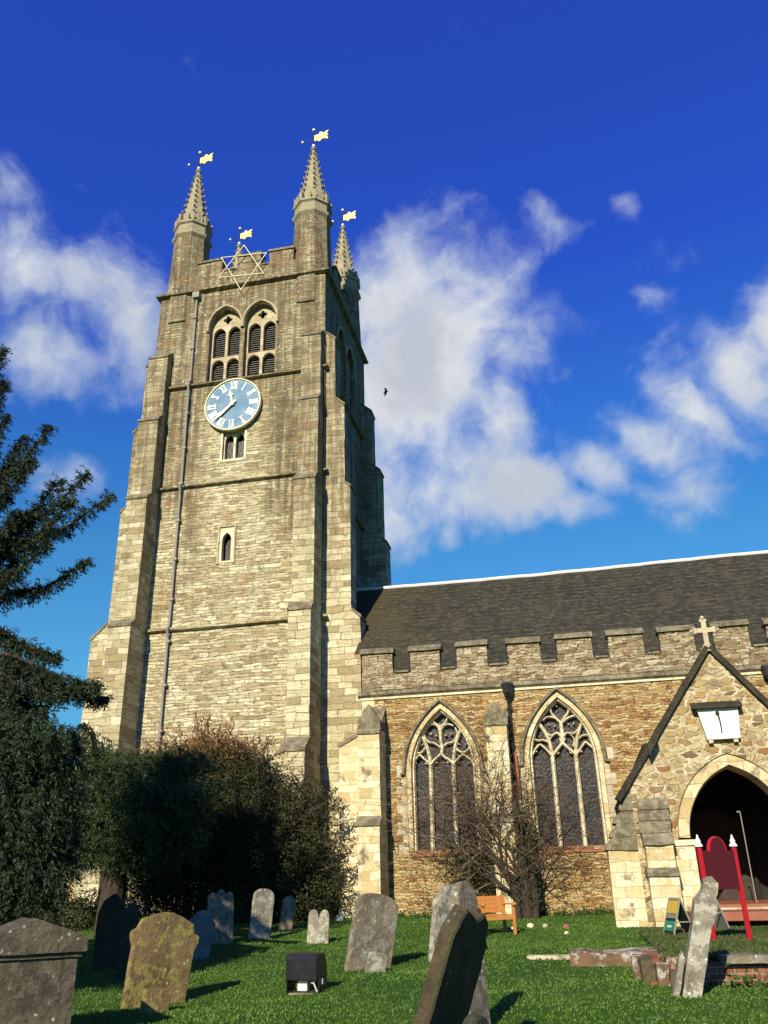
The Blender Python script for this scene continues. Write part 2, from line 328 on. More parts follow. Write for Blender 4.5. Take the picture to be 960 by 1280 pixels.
# ------------------------------------------------------------------ mesh helpers
class MB:
    def __init__(s): s.v = []; s.f = []
    def poly(s, pts): 
        i = len(s.v); s.v += [tuple(p) for p in pts]; s.f.append(tuple(range(i, i+len(pts)))); return s
    def box(s, x0, x1, y0, y1, z0, z1, mtx=None):
        c = [(x0,y0,z0),(x1,y0,z0),(x1,y1,z0),(x0,y1,z0),(x0,y0,z1),(x1,y0,z1),(x1,y1,z1),(x0,y1,z1)]
        if mtx: c = [tuple(mtx @ Vector(p)) for p in c]
        i = len(s.v); s.v += c
        s.f += [tuple(i+k for k in q) for q in ((3,2,1,0),(4,5,6,7),(0,1,5,4),(1,2,6,5),(2,3,7,6),(3,0,4,7))]; return s
    def prism(s, pts, a, b, mp=lambda u, v, d: (u, d, v), holes=()):
        """polygon (u,v) [with holes] extruded from depth a to b"""
        loops = [list(pts)] + [list(h) for h in holes]
        flat = [p for lp in loops for p in lp]; n = len(flat); i = len(s.v)
        s.v += [tuple(mp(p[0], p[1], a)) for p in flat] + [tuple(mp(p[0], p[1], b)) for p in flat]
        if holes or len(pts) > 4:
            for t3 in tessellate_polygon([[Vector((p[0], p[1], 0)) for p in lp] for lp in loops]):
                s.f.append(tuple(i+k for k in t3)); s.f.append(tuple(i+n+k for k in reversed(t3)))
        else:
            s.f.append(tuple(i+k for k in range(n))); s.f.append(tuple(i+n+k for k in reversed(range(n))))
        o = 0
        for lp in loops:
            m = len(lp)
            for k in range(m):
                a0 = i+o+k; a1 = i+o+(k+1) % m; s.f.append((a0, a1, a1+n, a0+n))
            o += m
        return s
    def tube(s, pts, r, n=6, cap=True):
        pts = [Vector(p) for p in pts]; rs = r if isinstance(r, (list, tuple)) else [r]*len(pts)
        i = len(s.v); up = Vector((0, 0, 1)); prev = None
        for k, p in enumerate(pts):
            d = (pts[min(k+1, len(pts)-1)]-pts[max(k-1, 0)]).normalized()
            a = prev - d*prev.dot(d) if prev is not None else d.orthogonal()
            if a.length < 1e-5: a = d.orthogonal()
            a.normalize(); prev = a; b = d.cross(a)
            for q in range(n):
                t = 2*pi*q/n; s.v.append(tuple(p+(a*cos(t)+b*sin(t))*rs[k]))
        for k in range(len(pts)-1):
            for q in range(n):
                a0 = i+k*n+q; a1 = i+k*n+(q+1) % n; s.f.append((a0, a1, a1+n, a0+n))
        if cap: s.f.append(tuple(i+q for q in reversed(range(n)))); s.f.append(tuple(i+(len(pts)-1)*n+q for q in range(n)))
        return s
    def lathe(s, c, prof, n=12, ph=0.0):
        """prof: list of (r,z) round vertical axis through c"""
        i = len(s.v)
        for r, z in prof:
            for q in range(n):
                t = 2*pi*q/n+ph; s.v.append((c[0]+r*cos(t), c[1]+r*sin(t), c[2]+z))
        for k in range(len(prof)-1):
            for q in range(n):
                a0 = i+k*n+q; a1 = i+k*n+(q+1) % n; s.f.append((a0, a1, a1+n, a0+n))
        s.f.append(tuple(i+q for q in reversed(range(n)))); s.f.append(tuple(i+(len(prof)-1)*n+q for q in range(n)))
        return s
    def ball(s, c, r, n=8):
        return s.lathe((c[0], c[1], c[2]), [(max(1e-4, r*sin(pi*k/n)), -r*cos(pi*k/n)) for k in range(n+1)], n+2)
    def stroke(s, pts, w, y0, y1, mp=lambda u, v, d: (u, d, v), cham=.35, smooth=0, closed=False):
        """moulded stone bar following a 2-D line; y0 front, y1 back"""
        P = [Vector(p) for p in pts]
        if smooth and len(P) > 2: P = catmull(P, smooth, closed)
        n = len(P); i = len(s.v); w2 = w/2; mid = y0+(y1-y0)*.45
        sec = [(-w2, y1), (-w2, mid), (-w2*cham, y0), (w2*cham, y0), (w2, mid), (w2, y1)]
        for k, p in enumerate(P):
            if closed: a, b = P[k-1], P[(k+1) % n]
            else: a, b = P[max(k-1, 0)], P[min(k+1, n-1)]
            d = (b-a); d = d.normalized() if d.length > 1e-6 else Vector((1, 0)); nn = Vector((-d.y, d.x))
            for q, y in sec: s.v.append(tuple(mp(p.x+nn.x*q, p.y+nn.y*q, y)))
        m = len(sec)
        for k in range(n if closed else n-1):
            for q in range(m):
                a0 = i+k*m+q; a1 = i+k*m+(q+1) % m; kk = ((k+1) % n - k)*m
                s.f.append((a0, a1, a1+kk, a0+kk))
        if not closed: s.f.append(tuple(i+q for q in range(m))); s.f.append(tuple(i+(n-1)*m+q for q in reversed(range(m))))
        return s
    def build(s, name, m, parent=None, smooth=False, **kw):
        return link(name, mesh_from(name, s.v, s.f), m, parent, smooth, **kw)

def catmull(P, k, closed=False):
    out = []; n = len(P)
    for i in range(n if closed else n-1):
        if closed: a, b, c, d = P[i-1], P[i], P[(i+1) % n], P[(i+2) % n]
        else: a, b, c, d = P[max(i-1, 0)], P[i], P[i+1], P[min(i+2, n-1)]
        for j in range(k):
            t = j/k; out.append(.5*((2*b)+(c-a)*t+(2*a-5*b+4*c-d)*t*t+(3*b-a-3*c+d)*t**3))
    if not closed: out.append(P[-1])
    return out

def mesh_from(name, v, f):
    me = bpy.data.meshes.new(name); me.from_pydata(v, [], f)
    bm = bmesh.new(); bm.from_mesh(me); bmesh.ops.recalc_face_normals(bm, faces=bm.faces); bm.to_mesh(me); bm.free(); return me

def link(name, me, m, parent=None, smooth=False, label=None, cat=None, group=None, kind=None, bevel=0):
    o = bpy.data.objects.new(name, me); COL.objects.link(o)
    if m is not None:
        me.materials.clear(); me.materials.append(MT[m] if isinstance(m, str) else m)
    if smooth:
        for p in me.polygons: p.use_smooth = True
    if parent is not None:
        o.parent = parent
        pl = parent.get('_w')
        if pl is not None: o.matrix_parent_inverse = Matrix.Translation(-Vector(pl))
    if label: o['label'] = label
    if cat: o['category'] = cat
    if group: o['group'] = group
    if kind: o['kind'] = kind
    if bevel:
        b = o.modifiers.new('bevel', 'BEVEL'); b.width = bevel; b.segments = 2; b.limit_method = 'ANGLE'; b.angle_limit = radians(40)
    return o

def thing(name, label, cat, loc, group=None, rot=None, world=True):
    """Empty at the thing's base. world=True: children are given in world coordinates."""
    o = bpy.data.objects.new(name, None); COL.objects.link(o); o.location = loc; o.empty_display_size = .3
    o['label'] = label; o['category'] = cat
    if group: o['group'] = group
    if rot: o.rotation_euler = rot
    if world: o['_w'] = tuple(loc)
    return o

def roughen(o, step=.35, amp=.02, freq=1.6, axes='xyz'):
    me = o.data; bm = bmesh.new(); bm.from_mesh(me)
    vs = [v.co.copy() for v in bm.verts]
    for ax, ch in enumerate('xyz'):
        if ch not in axes: continue
        lo = min(v[ax] for v in vs); hi = max(v[ax] for v in vs); k = math.floor(lo/step)+1
        nrm = Vector((0, 0, 0)); nrm[ax] = 1
        while k*step < hi-1e-3:
            co = Vector((0, 0, 0)); co[ax] = k*step
            if k*step > lo+1e-3: bmesh.ops.bisect_plane(bm, geom=bm.verts[:]+bm.edges[:]+bm.faces[:], dist=1e-5, plane_co=co, plane_no=nrm)
            k += 1
    for v in bm.verts:
        v.co += noise.noise_vector(v.co*freq)*amp + noise.noise_vector(v.co*freq*3.1+Vector((5, 5, 5)))*amp*.5
    bm.to_mesh(me); bm.free(); return o

def arch(xc, hw, z0, zs, za, n=12):
    """pointed (or round) opening outline, counter-clockwise from bottom left"""
    h = za-zs; R = (hw*hw+h*h)/(2*hw); cx = hw-R; a1 = atan2(h, -cx)
    right = [(xc+cx+R*cos(a1*k/n), zs+R*sin(a1*k/n)) for k in range(n+1)]
    left = [(2*xc-p[0], p[1]) for p in reversed(right[:-1])]
    return [(xc-hw, z0), (xc+hw, z0)] + right + left

def arch_line(xc, hw, zs, za, n=12, low=0.0):
    p = arch(xc, hw, zs-low, zs, za, n)
    return list(reversed(p[2:])) if low == 0 else [p[0]]+list(reversed(p[2:]))+[p[1]]

def cards(name, P, D, L, W, m, parent=None, **kw):
    """many leaf-sized faces: centres P, axes D, length L, width W"""
    n = len(P); D = D/np.linalg.norm(D, axis=1)[:, None]
    r = rng.normal(size=(n, 3)); S = np.cross(D, r); S /= np.linalg.norm(S, axis=1)[:, None]
    L = np.asarray(L).reshape(-1, 1)*np.ones((n, 1)); W = np.asarray(W).reshape(-1, 1)*np.ones((n, 1))
    V = np.empty((n, 4, 3)); V[:, 0] = P-D*L/2; V[:, 1] = P+S*W/2-D*L*.05; V[:, 2] = P+D*L/2; V[:, 3] = P-S*W/2-D*L*.05
    me = bpy.data.meshes.new(name); me.vertices.add(n*4); me.vertices.foreach_set('co', V.ravel())
    me.loops.add(n*4); me.loops.foreach_set('vertex_index', np.arange(n*4, dtype=np.int32))
    me.polygons.add(n); me.polygons.foreach_set('loop_start', np.arange(0, n*4, 4, dtype=np.int32)); me.polygons.foreach_set('loop_total', np.full(n, 4, dtype=np.int32))
    me.update(calc_edges=True); return link(name, me, m, parent, **kw)
#@@SETTING
# ------------------------------------------------------------------ world: sky with clouds
w = bpy.data.worlds.new('World'); sc.world = w; w.use_nodes = True; t = NT(w.node_tree)
sky = t.node('ShaderNodeTexSky', sky_type='NISHITA', sun_disc=False, sun_elevation=EL, sun_rotation=radians(188), altitude=50, air_density=1.0, dust_density=.25, ozone_density=3.5)
D = t.node('ShaderNodeTexCoord').outputs['Generated']
Z = t.sep(D)[2]
tint = t.ramp(Z, [(0, (.25, .45, .7)), (.22, (.55, 1.30, 1.5)), (.36, (.48, 1.30, 1.68)), (.50, (.38, 1.05, 2.15)), (.64, (.36, .78, 2.5)), (.82, (.42, .78, 2.7)), (.93, (.12, .25, .9))])
skyc = t.vm('MULTIPLY', sky.outputs[0], tint)
warp = t.vm('SUBTRACT', t.noise(D, 5.0, 4, .6, 'Color'), (.5, .5, .5))
Dw = t.vm('ADD', D, t.vm('SCALE', warp, (0, 0, 0)))
Dw.node.inputs[1].links[0].from_node.inputs['Scale'].default_value = .10
blobs = [(75,352,95,46,-8,.92),(40,440,75,48,0,.80),(180,385,48,75,10,.95),(5,240,36,50,0,.40),(90,588,42,36,0,.95),(150,470,50,45,0,.55),(10,320,60,60,0,.6),
 (485,385,85,75,8,1.2),(515,500,85,85,0,1.2),(560,440,66,66,-20,1.0),(610,350,62,50,-35,.70),(680,285,64,24,-35,.60),(765,262,28,20,-55,.80),(470,600,50,80,0,.9),
 (600,600,80,52,0,1.1),(680,605,84,38,12,1.25),(745,630,50,22,0,.9),(640,530,34,46,0,1.0),(660,420,60,60,-45,.48),
 (780,590,60,22,-30,.75),(830,555,66,28,-35,.95),(880,515,72,30,-38,1.1),(935,470,66,32,-42,1.25),(1000,420,80,40,-38,1.2),(875,625,44,30,0,.70),(850,655,30,14,-20,.5),(805,370,22,16,0,.48),(560,665,16,20,0,.55)]
tot = None
for (px, py, rx, ry, an, am) in blobs:
    c = ray(px, py).normalized(); e1 = (cR-c*cR.dot(c)).normalized(); e2 = c.cross(e1)
    a = radians(-an); f1 = e1*cos(a)+e2*sin(a); f2 = e2*cos(a)-e1*sin(a)
    k = ray(px, py).length
    u = t.vm('DOT_PRODUCT', Dw, tuple(f1*(k/rx)), 1); v = t.vm('DOT_PRODUCT', Dw, tuple(f2*(k/ry)), 1)
    q = t.add(t.mul(u, u), t.mul(v, v)); fr = t.m('GREATER_THAN', t.vm('DOT_PRODUCT', D, tuple(c), 1), 0.0)
    g = t.mul(t.mul(t.m('EXPONENT', t.mul(q, -.7)), am), fr)
    tot = g if tot is None else t.m('MAXIMUM', t.m('MAXIMUM', tot, g), t.add(t.mul(tot, .65), t.mul(g, .75)))
fb = t.noise(Dw, 8.0, 9, .60); fb2 = t.noise(D, 3.0, 6, .6)
dens = t.add(t.mul(tot, .88), t.mul(t.m('SUBTRACT', fb, .5), 1.65))
dens = t.add(dens, t.mul(t.m('SUBTRACT', t.noise(Dw, 34.0, 6, .6), .5), .45))
dens = t.add(dens, t.add(t.mul(t.m('SUBTRACT', fb2, .5), .3), -.04))
cl = t.ss(dens, .20, .98)
shade = t.noise(t.vm('ADD', Dw, (0, 0, .05)), 6.0, 5, .55)
ccol = t.mix(t.ss(shade, .38, .62), (6.6, 6.9, 7.5), (9.8, 9.8, 9.7))
ccol = t.mix(t.ss(dens, .5, 1.2), (6.2, 7.2, 8.8), ccol)
SKYS = .060
out = t.mix(t.mul(cl, .92), skyc, ccol)
bg = t.node('ShaderNodeBackground', {'Color': out, 'Strength': SKYS}); wo = t.node('ShaderNodeOutputWorld'); t.l.new(bg.outputs[0], wo.inputs[0])

# ------------------------------------------------------------------ ground
def gz(x, y):
    b = .7*min(max((y-6)/21, 0), 1.25)
    if y < 60: b += .05*noise.noise(Vector((x*.45, y*.45, 0)))+.02*noise.noise(Vector((x*1.7, y*1.7, 3)))
    return b
def axis(lo, hi, fine, far):
    a = [lo]
    while a[-1] < hi: a.append(a[-1]+fine)
    k = fine
    while a[-1] < far: k *= 1.5; a.append(a[-1]+k)
    k = fine; b = []
    x = lo
    while x > -far: k *= 1.5; x -= k; b.append(x)
    return list(reversed(b))+a
xs = axis(-24, 14, .5, 3000); ys = axis(-2, 40, .5, 3000)
v = [(x, y, gz(x, y)) for y in ys for x in xs]; nx = len(xs)
f = [(j*nx+i, j*nx+i+1, (j+1)*nx+i+1, (j+1)*nx+i) for j in range(len(ys)-1) for i in range(nx-1)]
me = bpy.data.meshes.new('ground'); me.from_pydata(v, [], f)
link('ground', me, 'lawn', smooth=True, kind='structure')

# grass blades
def grass(name, n, x0, x1, y0, y1, m, h=(.04, .09), power=1.0, zf=gz, keep=None):
    yy = y0+(y1-y0)*rng.random(n)**power; xx = x0+(x1-x0)*rng.random(n)
    # keep to the wedge in front of the camera plus a margin
    lim = (xx > -yy*.72-1.5) & (xx < yy*.34+1.5); xx = xx[lim]; yy = yy[lim]
    if keep is not None: k = keep(xx, yy); xx = xx[k]; yy = yy[k]
    zz = np.array([zf(a, b) for a, b in zip(xx, yy)]); n = len(xx)
    cl = np.array([noise.noise(Vector((a*1.3, b*1.3, 7))) for a, b in zip(xx, yy)])
    hh = (h[0]+(h[1]-h[0])*rng.random(n))*(1+.5*cl)
    D = np.stack([rng.normal(size=n)*.55, rng.normal(size=n)*.55, np.ones(n)], 1)
    P = np.stack([xx, yy, zz+hh*.42], 1)
    return cards(name, P, D, hh, .008+.010*rng.random(n)+yy*.0005, m, kind='stuff')
GRASS = grass('grass', 260000, -17, 8.5, 7.0, 27.0, 'blade', (.020, .046), 1.35, keep=lambda x, y: ~((x > 1.12) & (y > 13.9) & (y < 27)) & ~((x > -.3) & (y > 15.6) & (y < 16.5)))
GRASS['label'] = 'short green lawn covering the churchyard'; GRASS['category'] = 'grass'
#@@CHURCH
CH = thing('church', 'old stone parish church with tall pinnacled tower, tiled roof and gabled porch', 'church', (-4, 30, .7))
TX0, TX1, TY0, TY1, TZ = -17.1, -8.8, 30.3, 38.0, 28.0
def belfry_shape(xc): return arch(xc, .76, 22.78, 25.75, 26.72, 10)
BX = (-13.66, -11.92)
twin = [(-13.42, 18.62), (-12.42, 18.62), (-12.42, 19.98), (-13.42, 19.98)]
slot = arch(-12.98, .24, 13.85, 14.85, 15.22, 8)
MB().prism([(TX0, .3), (TX1, .3), (TX1, TZ), (TX0, TZ)], TY0, TY0+.7, holes=[belfry_shape(BX[0]), belfry_shape(BX[1]), twin, slot]).build('tower_wall', 'tower', CH)
mpE = lambda u, v, d: (d, u, v)
MB().prism([(TY0+.703, .3), (TY1, .3), (TY1, TZ), (TY0+.703, TZ)], TX1, TX1-.7, mp=mpE, holes=[arch(33.3, .76, 22.78, 25.75, 26.72), arch(35.0, .76, 22.78, 25.75, 26.72)]).build('tower_wall', 'tower', CH)
MB().box(TX0, TX0+.7, TY0+.703, TY1, .3, TZ).build('tower_wall', 'tower', CH)
MB().box(TX0+.703, TX1-.703, TY1-.7, TY1-.003, .3, TZ).build('tower_wall', 'tower', CH)
MB().box(TX0+.7, TX1-.7, TY0+.7, TY1-.7, 27.5, 27.9).build('tower_roof', 'lead', CH)
# string courses run right round, stopping at nothing: they wrap slightly proud
def ring_course(z, h, p, m='tower', part='string_course'):
    mb = MB()
    prof = [(p, z-h*.2), (p, z+h*.3), (.01, z+h*.75), (.01, z-h*.5)]
    segs = [((TX0, TY0), (TX1, TY0)), ((TX1, TY0), (TX1, TY1)), ((TX1, TY1), (TX0, TY1)), ((TX0, TY1), (TX0, TY0))]
    pts = []
    for q, zz in prof:
        pts.append([(TX0-q, TY0-q, zz), (TX1+q, TY0-q, zz), (TX1+q, TY1+q, zz), (TX0-q, TY1+q, zz)])
    i = len(mb.v)
    for r_ in pts: mb.v += r_
    for k in range(4):
        for c in range(4):
            a = i+k*4+c; b = i+k*4+(c+1) % 4; k2 = (((k+1) % 4)-k)*4
            mb.f.append((a, b, b+k2, a+k2))
    o = mb.build(part, m, CH); roughen(o, .4, .018, 2.0); return o
for z, h, p in ((27.98, .22, .20), (22.62, .16, .17), (17.5, .15, .16), (11.15, .17, .17), (2.6, .3, .2)): ring_course(z, h, p)
MB().box(TX0-.12, TX1+.12, TY0-.12, TY1+.12, .2, 2.5).build('plinth', 'ashlar_grey', CH)

# buttresses: stages (z_low, z_high, projection); weathering slopes between
def buttress(a0, a1, base, sgn, axis_, stages, m='ashlar_grey', name='tower_buttress', rough=.02, top_slope=.9, cope='coping'):
    """a0..a1 width range along the wall, base = wall plane, sgn*axis = outward direction"""
    pts = [(base, stages[0][0])]; wx = []
    for k, (z0, z1, p) in enumerate(stages):
        pts.append((base+sgn*p, z0)); pts.append((base+sgn*p, z1))
        nxt = stages[k+1][2] if k+1 < len(stages) else 0.0
        zn = z1+(p-nxt)*top_slope
        wx.append(((base+sgn*(p+.05), z1-.05), (base+sgn*(p+.05), z1+.04), (base+sgn*nxt, zn+.06), (base+sgn*nxt, zn-.03), (base+sgn*(p-.03), z1-.05)))
        if k+1 < len(stages): stages[k+1] = (zn, stages[k+1][1], stages[k+1][2])
        else: pts.append((base, zn))
    mp = (lambda u, v, d: (d, u, v)) if axis_ == 'y' else (lambda u, v, d: (u, d, v))
    mb = MB()
    allp = [pts[0]]
    for p in pts[1:]: allp.append(p)
    mb.prism(allp, a0, a1, mp=mp); o = mb.build(name, m, CH)
    if rough: roughen(o, .4, rough)
    for q in wx:
        c = MB().prism(q, a0-.04, a1+.04, mp=mp).build('weathering', cope, o)
        roughen(c, .3, .015)
    return o
def ST(pr): return [(.3, 5.9, pr[0]), (6, 11.1, pr[1]), (11, 16.75, pr[2]), (17, 20.7, pr[3]), (21, 24.2, pr[4])]
PR = (1.95, 1.45, 1.1, .74, .44)
buttress(-9.75, -8.87, TY0, -1, 'y', ST(PR))
buttress(-17.15, -16.22, TY0, -1, 'y', ST((1.7, 1.35, 1.05, .74, .44)))
buttress(30.42, 31.3, TX1, 1, 'x', ST((1.5, 1.45, 1.08, .85, .44)))
buttress(37.0, 37.9, TX1, 1, 'x', ST((1.6, 1.5, 1.2, .95, .55)))
buttress(30.42, 31.3, TX0, -1, 'x', ST((1.95, 1.65, .95, .75, .45)))
buttress(37.0, 37.9, TX0, -1, 'x', ST((1.9, 1.6, 1.0, .75, .45)))

# parapet and battlements of the tower
def tower_parapet():
    mb = MB(); t_ = .4; zb, zl = 28.12, 29.0
    mb.box(TX0+.5, TX1-.5, TY0+.02, TY0+.02+t_, zb, zl); mb.box(TX0+.5, TX1-.5, TY1-.02-t_, TY1-.02, zb, zl)
    mb.box(TX0+.02, TX0+.02+t_, TY0+.5, TY1-.5, zb, zl); mb.box(TX1-.02-t_, TX1-.02, TY0+.5, TY1-.5, zb, zl)
    o = mb.build('tower_parapet', 'tower', CH); roughen(o, .35, .02)
    def mer(x0, x1, y0, y1):
        a = MB().box(x0, x1, y0, y1, zl, 29.72).build('merlon', 'tower', CH); roughen(a, .3, .02)
        b = MB().box(x0-.05, x1+.05, y0-.06, y1+.06, 29.72, 29.84).build('coping', 'coping', a); roughen(b, .3, .02)
    def crn(x0, x1, y0, y1):
        b = MB().box(x0, x1, y0-.05, y1+.05, zl+.003, zl+.09).build('coping', 'coping', o); roughen(b, .3, .015)
    for a, b in ((-15.3, -14.05), (-13.2, -12.05), (-11.62, -10.4)):
        mer(a, b, TY0+.02, TY0+.42); mer(a, b, TY1-.42, TY1-.02)
    for a, b in ((-14.05, -13.2), (-12.05, -11.62)): crn(a, b, TY0+.02, TY0+.42)
    for a, b in ((32.2, 33.2), (34.0, 35.0), (35.8, 36.3)):
        mer(TX0+.02, TX0+.42, a, b); mer(TX1-.42, TX1-.02, a, b)
tower_parapet()

# corner turrets with crocketed spirelets
def turret(cx, cy):
    R = .95; ph = pi/8; o8 = 1/cos(pi/8)
    mb = MB().lathe((cx, cy, 0), [(R*o8*.98, 26.4), (R*o8, 28.0), (R*o8*.98, 28.1), (R*o8*.86, 31.75)], 8, ph)
    o = mb.build('corner_turret', 'tower', CH, label='octagonal stone corner turret'); roughen(o, .35, .015)
    MB().lathe((cx, cy, 0), [(R*o8*.86, 31.7), (R*o8*.99, 31.86), (R*o8*.99, 31.98), (R*o8*.88, 32.06), (R*o8*.88, 32.5), (R*o8*.97, 32.58), (R*o8*.97, 32.7), (R*o8*.84, 32.76)], 8, ph).build('turret_cap', 'spire', o)
    mb = MB()
    for k in range(8):   # little battlements on the cap
        a = ph+pi/8+k*pi/4; c = Vector((cx+cos(a)*R*.86, cy+sin(a)*R*.86, 32.95))
        mb.box(-.07, .07, -.15, .15, -.25, .2, Matrix.Translation(c) @ Matrix.Rotation(a, 4, 'Z'))
        a = ph+k*pi/4; c = Vector((cx+cos(a)*R*.93, cy+sin(a)*R*.93, 33.0))
        mb.box(-.07, .07, -.07, .07, -.3, .2, Matrix.Translation(c) @ Matrix.Rotation(a, 4, 'Z'))
    mb.build('cap_battlements', 'spire', o)
    r0, r1, z0, z1 = .70*o8, .085, 32.72, 36.75
    sp = MB().lathe((cx, cy, 0), [(r0, z0), (r1, z1), (r1*1.6, z1+.04), (r1*1.9, z1+.12), (r1*1.2, z1+.2), (.02, z1+.3)], 8, ph).build('spirelet', 'spire', o)
    cr = MB()
    for k in range(8):
        a = ph+k*pi/4
        for j in range(9):
            f_ = (j+.9)/9.8; rr = r0+(r1-r0)*f_; z = z0+(z1-z0)*f_; s = .085*(1-.35*f_)
            c = Vector((cx+cos(a)*(rr+s*.6), cy+sin(a)*(rr+s*.6), z))
            M_ = Matrix.Translation(c) @ Matrix.Rotation(a, 4, 'Z') @ Matrix.Rotation(-.5, 4, 'Y')
            cr.box(-s, s*.9, -s*.55, s*.55, -s*.45, s*.5, M_)
            cr.box(s*.3, s*1.1, -s*.75, s*.75, s*.1, s*.9, M_)
    cr.build('crockets', 'spire', o)
turrets = [(-16.17, 31.15), (-9.73, 31.15), (-9.73, 37.1), (-16.17, 37.1)]
for c in turrets: turret(*c)

# belfry windows
def belfry(xc, mp, y, name='belfry_window'):
    mp2 = mp
    z0, zs, za = 22.78, 25.75, 26.72
    fr = MB(); fr.stroke(arch_line(xc, .84, zs, za+.12, 12, low=.25), .13, y-.13, y+.03, mp=mp, cham=.5)
    o = fr.build(name, 'dressed_dim', CH)
    holes = []
    for s in (-1, 1):
        c = xc+s*.365
        holes.append(arch(c, .30, 22.84, 23.72, 24.06, 6)); holes.append(arch(c, .30, 24.2, 25.45, 25.84, 6))
    q = []
    for k in range(24):
        a = 2*pi*k/24; r = .13+.10*abs(cos(2*a)); q.append((xc+r*cos(a), 26.26+r*sin(a)))
    holes.append(q)
    MB().prism(arch(xc, .757, z0+.003, zs, za-.003, 10), y+.26*YS(mp), y+.42*YS(mp), mp=mp, holes=holes).build('tracery', 'dressed_dim', o)
    mb = MB(); sg = YS(mp)
    for s in (-1, 1):
        for k in range(26):
            z = 22.9+k*.12
            if 24.02 < z < 24.14: continue
            c = xc+s*.365
            p = [mp(c-.31, z+.05, y+.60*sg), mp(c+.31, z+.05, y+.60*sg), mp(c+.31, z-.04, y+.48*sg), mp(c-.31, z-.04, y+.48*sg)]
            q = [(a_[0], a_[1], a_[2]+.022) for a_ in p]
            i = len(mb.v); mb.v += p+q; mb.f += [(i,i+1,i+2,i+3),(i+7,i+6,i+5,i+4),(i,i+1,i+5,i+4),(i+2,i+3,i+7,i+6),(i+1,i+2,i+6,i+5),(i,i+3,i+7,i+4)]
    mb.build('louvre', 'louvre', o)
    a = mp(xc-.76, 22.7, y+.68*sg); b = mp(xc+.76, 26.7, y+.62*sg)
    MB().box(min(a[0], b[0]), max(a[0], b[0]), min(a[1], b[1]), max(a[1], b[1]), 22.7, 26.75).build('shade_backing', 'dark', o)  # near-black sheet painting the darkness behind the louvres
    return o
def YS(mp): return 1 if mp(0, 0, 1)[1] == 1 else -1
mpS = lambda u, v, d: (u, d, v)
for xc in BX: belfry(xc, mpS, TY0)
def mpE2(u, v, d): return (d, u, v)
for yc in (33.3, 35.0): belfry(yc, mpE2, TX1)

# twin lancets under the clock
h_ = [arch(-13.17, .2, 18.7, 19.6, 19.9, 6), arch(-12.67, .2, 18.7, 19.6, 19.9, 6)]
o = MB().prism([(-13.415, 18.625), (-12.425, 18.625), (-12.425, 19.975), (-13.415, 19.975)], TY0+.12, TY0+.3, holes=h_).build('twin_lancet_window', 'dressed', CH)
MB().box(-13.4, -12.44, TY0+.34, TY0+.38, 18.64, 19.96).build('glass', 'glass', o)
MB().box(-13.52, -12.32, TY0-.03, TY0+.06, 18.5, 18.62).box(-13.52, -13.423, TY0-.02, TY0+.1, 18.62, 20.02).box(-12.417, -12.32, TY0-.02, TY0+.1, 18.62, 20.02).build('stone_surround', 'dressed', o)
# slot window with square frame
o = MB().stroke([(-13.33, 13.78), (-13.33, 15.42), (-12.62, 15.42), (-12.62, 13.78)], .1, TY0-.07, TY0+.03, cham=.6).build('slot_window', 'dressed_dim', CH)
MB().box(-13.25, -12.7, TY0+.3, TY0+.34, 13.82, 15.25).build('glass', 'glass', o)
MB().prism([(-13.28, 13.83), (-12.67, 13.83), (-12.67, 15.36), (-13.28, 15.36)], TY0-.02, TY0+.2, holes=[arch(-12.98, .2, 13.9, 14.82, 15.15, 8)]).build('stone_surround', 'dressed', o)
# lead drainpipe down the tower
mb = MB(); PX = -15.17
mb.tube([(PX, TY0-.10, 27.7), (PX, TY0-.10, 22.9), (PX, TY0-.26, 22.6), (PX, TY0-.2, 22.2), (PX-.01, TY0-.12, 17.7), (PX-.01, TY0-.24, 17.5), (PX-.02, TY0-.13, 17.1), (PX-.03, TY0-.12, 11.4), (PX-.03, TY0-.26, 11.15), (PX-.04, TY0-.14, 10.8), (PX-.05, TY0-.12, 2.9), (PX-.05, TY0-.3, 2.6), (PX-.05, TY0-.3, .8)], .055, 8)
dp = mb.build('drainpipe', 'lead', CH)
mb = MB().box(PX-.17, PX+.17, TY0-.28, TY0-.01, 27.5, 27.82); mb.build('hopper', 'lead', dp)
mb = MB()
for k in range(14): mb.box(PX-.11, PX+.08, TY0-.2, TY0-.0, 3.6+k*1.75, 3.7+k*1.75)
mb.build('pipe_bracket', 'lead', dp)

# ---------------------------------------------------------------- clock, star, vanes (things fixed to the tower)
CX, CZ, CR_ = -12.98, 21.25, 1.33
ck = thing('tower_clock', 'round blue clock face with white Roman numerals and gilt hands under the belfry windows', 'clock', (CX, TY0-.05, CZ-CR_))
MB().prism([(CX+CR_*.97*cos(a*pi/32), CZ+CR_*.97*sin(a*pi/32)) for a in range(64)], TY0-.20, TY0-.145).build('dial', 'clockblue', ck)
MB().stroke([(CX+CR_*.97*cos(a*pi/32), CZ+CR_*.97*sin(a*pi/32)) for a in range(64)], .07, TY0-.26, TY0-.12, cham=.5, closed=True).build('rim', 'goldpaint', ck)
MB().box(CX-.6, CX+.6, TY0-.144, TY0+.01, CZ-.6, CZ+.6).build('mounting', 'iron', ck)
num = ['XII', 'I', 'II', 'III', 'IIII', 'V', 'VI', 'VII', 'VIII', 'IX', 'X', 'XI']
def clk(pts, a):  # local (u across, r outward) -> dial at clock angle a (clockwise from 12)
    return [(CX+u*cos(a)+r*sin(a), CZ-u*sin(a)+r*cos(a)) for u, r in pts]
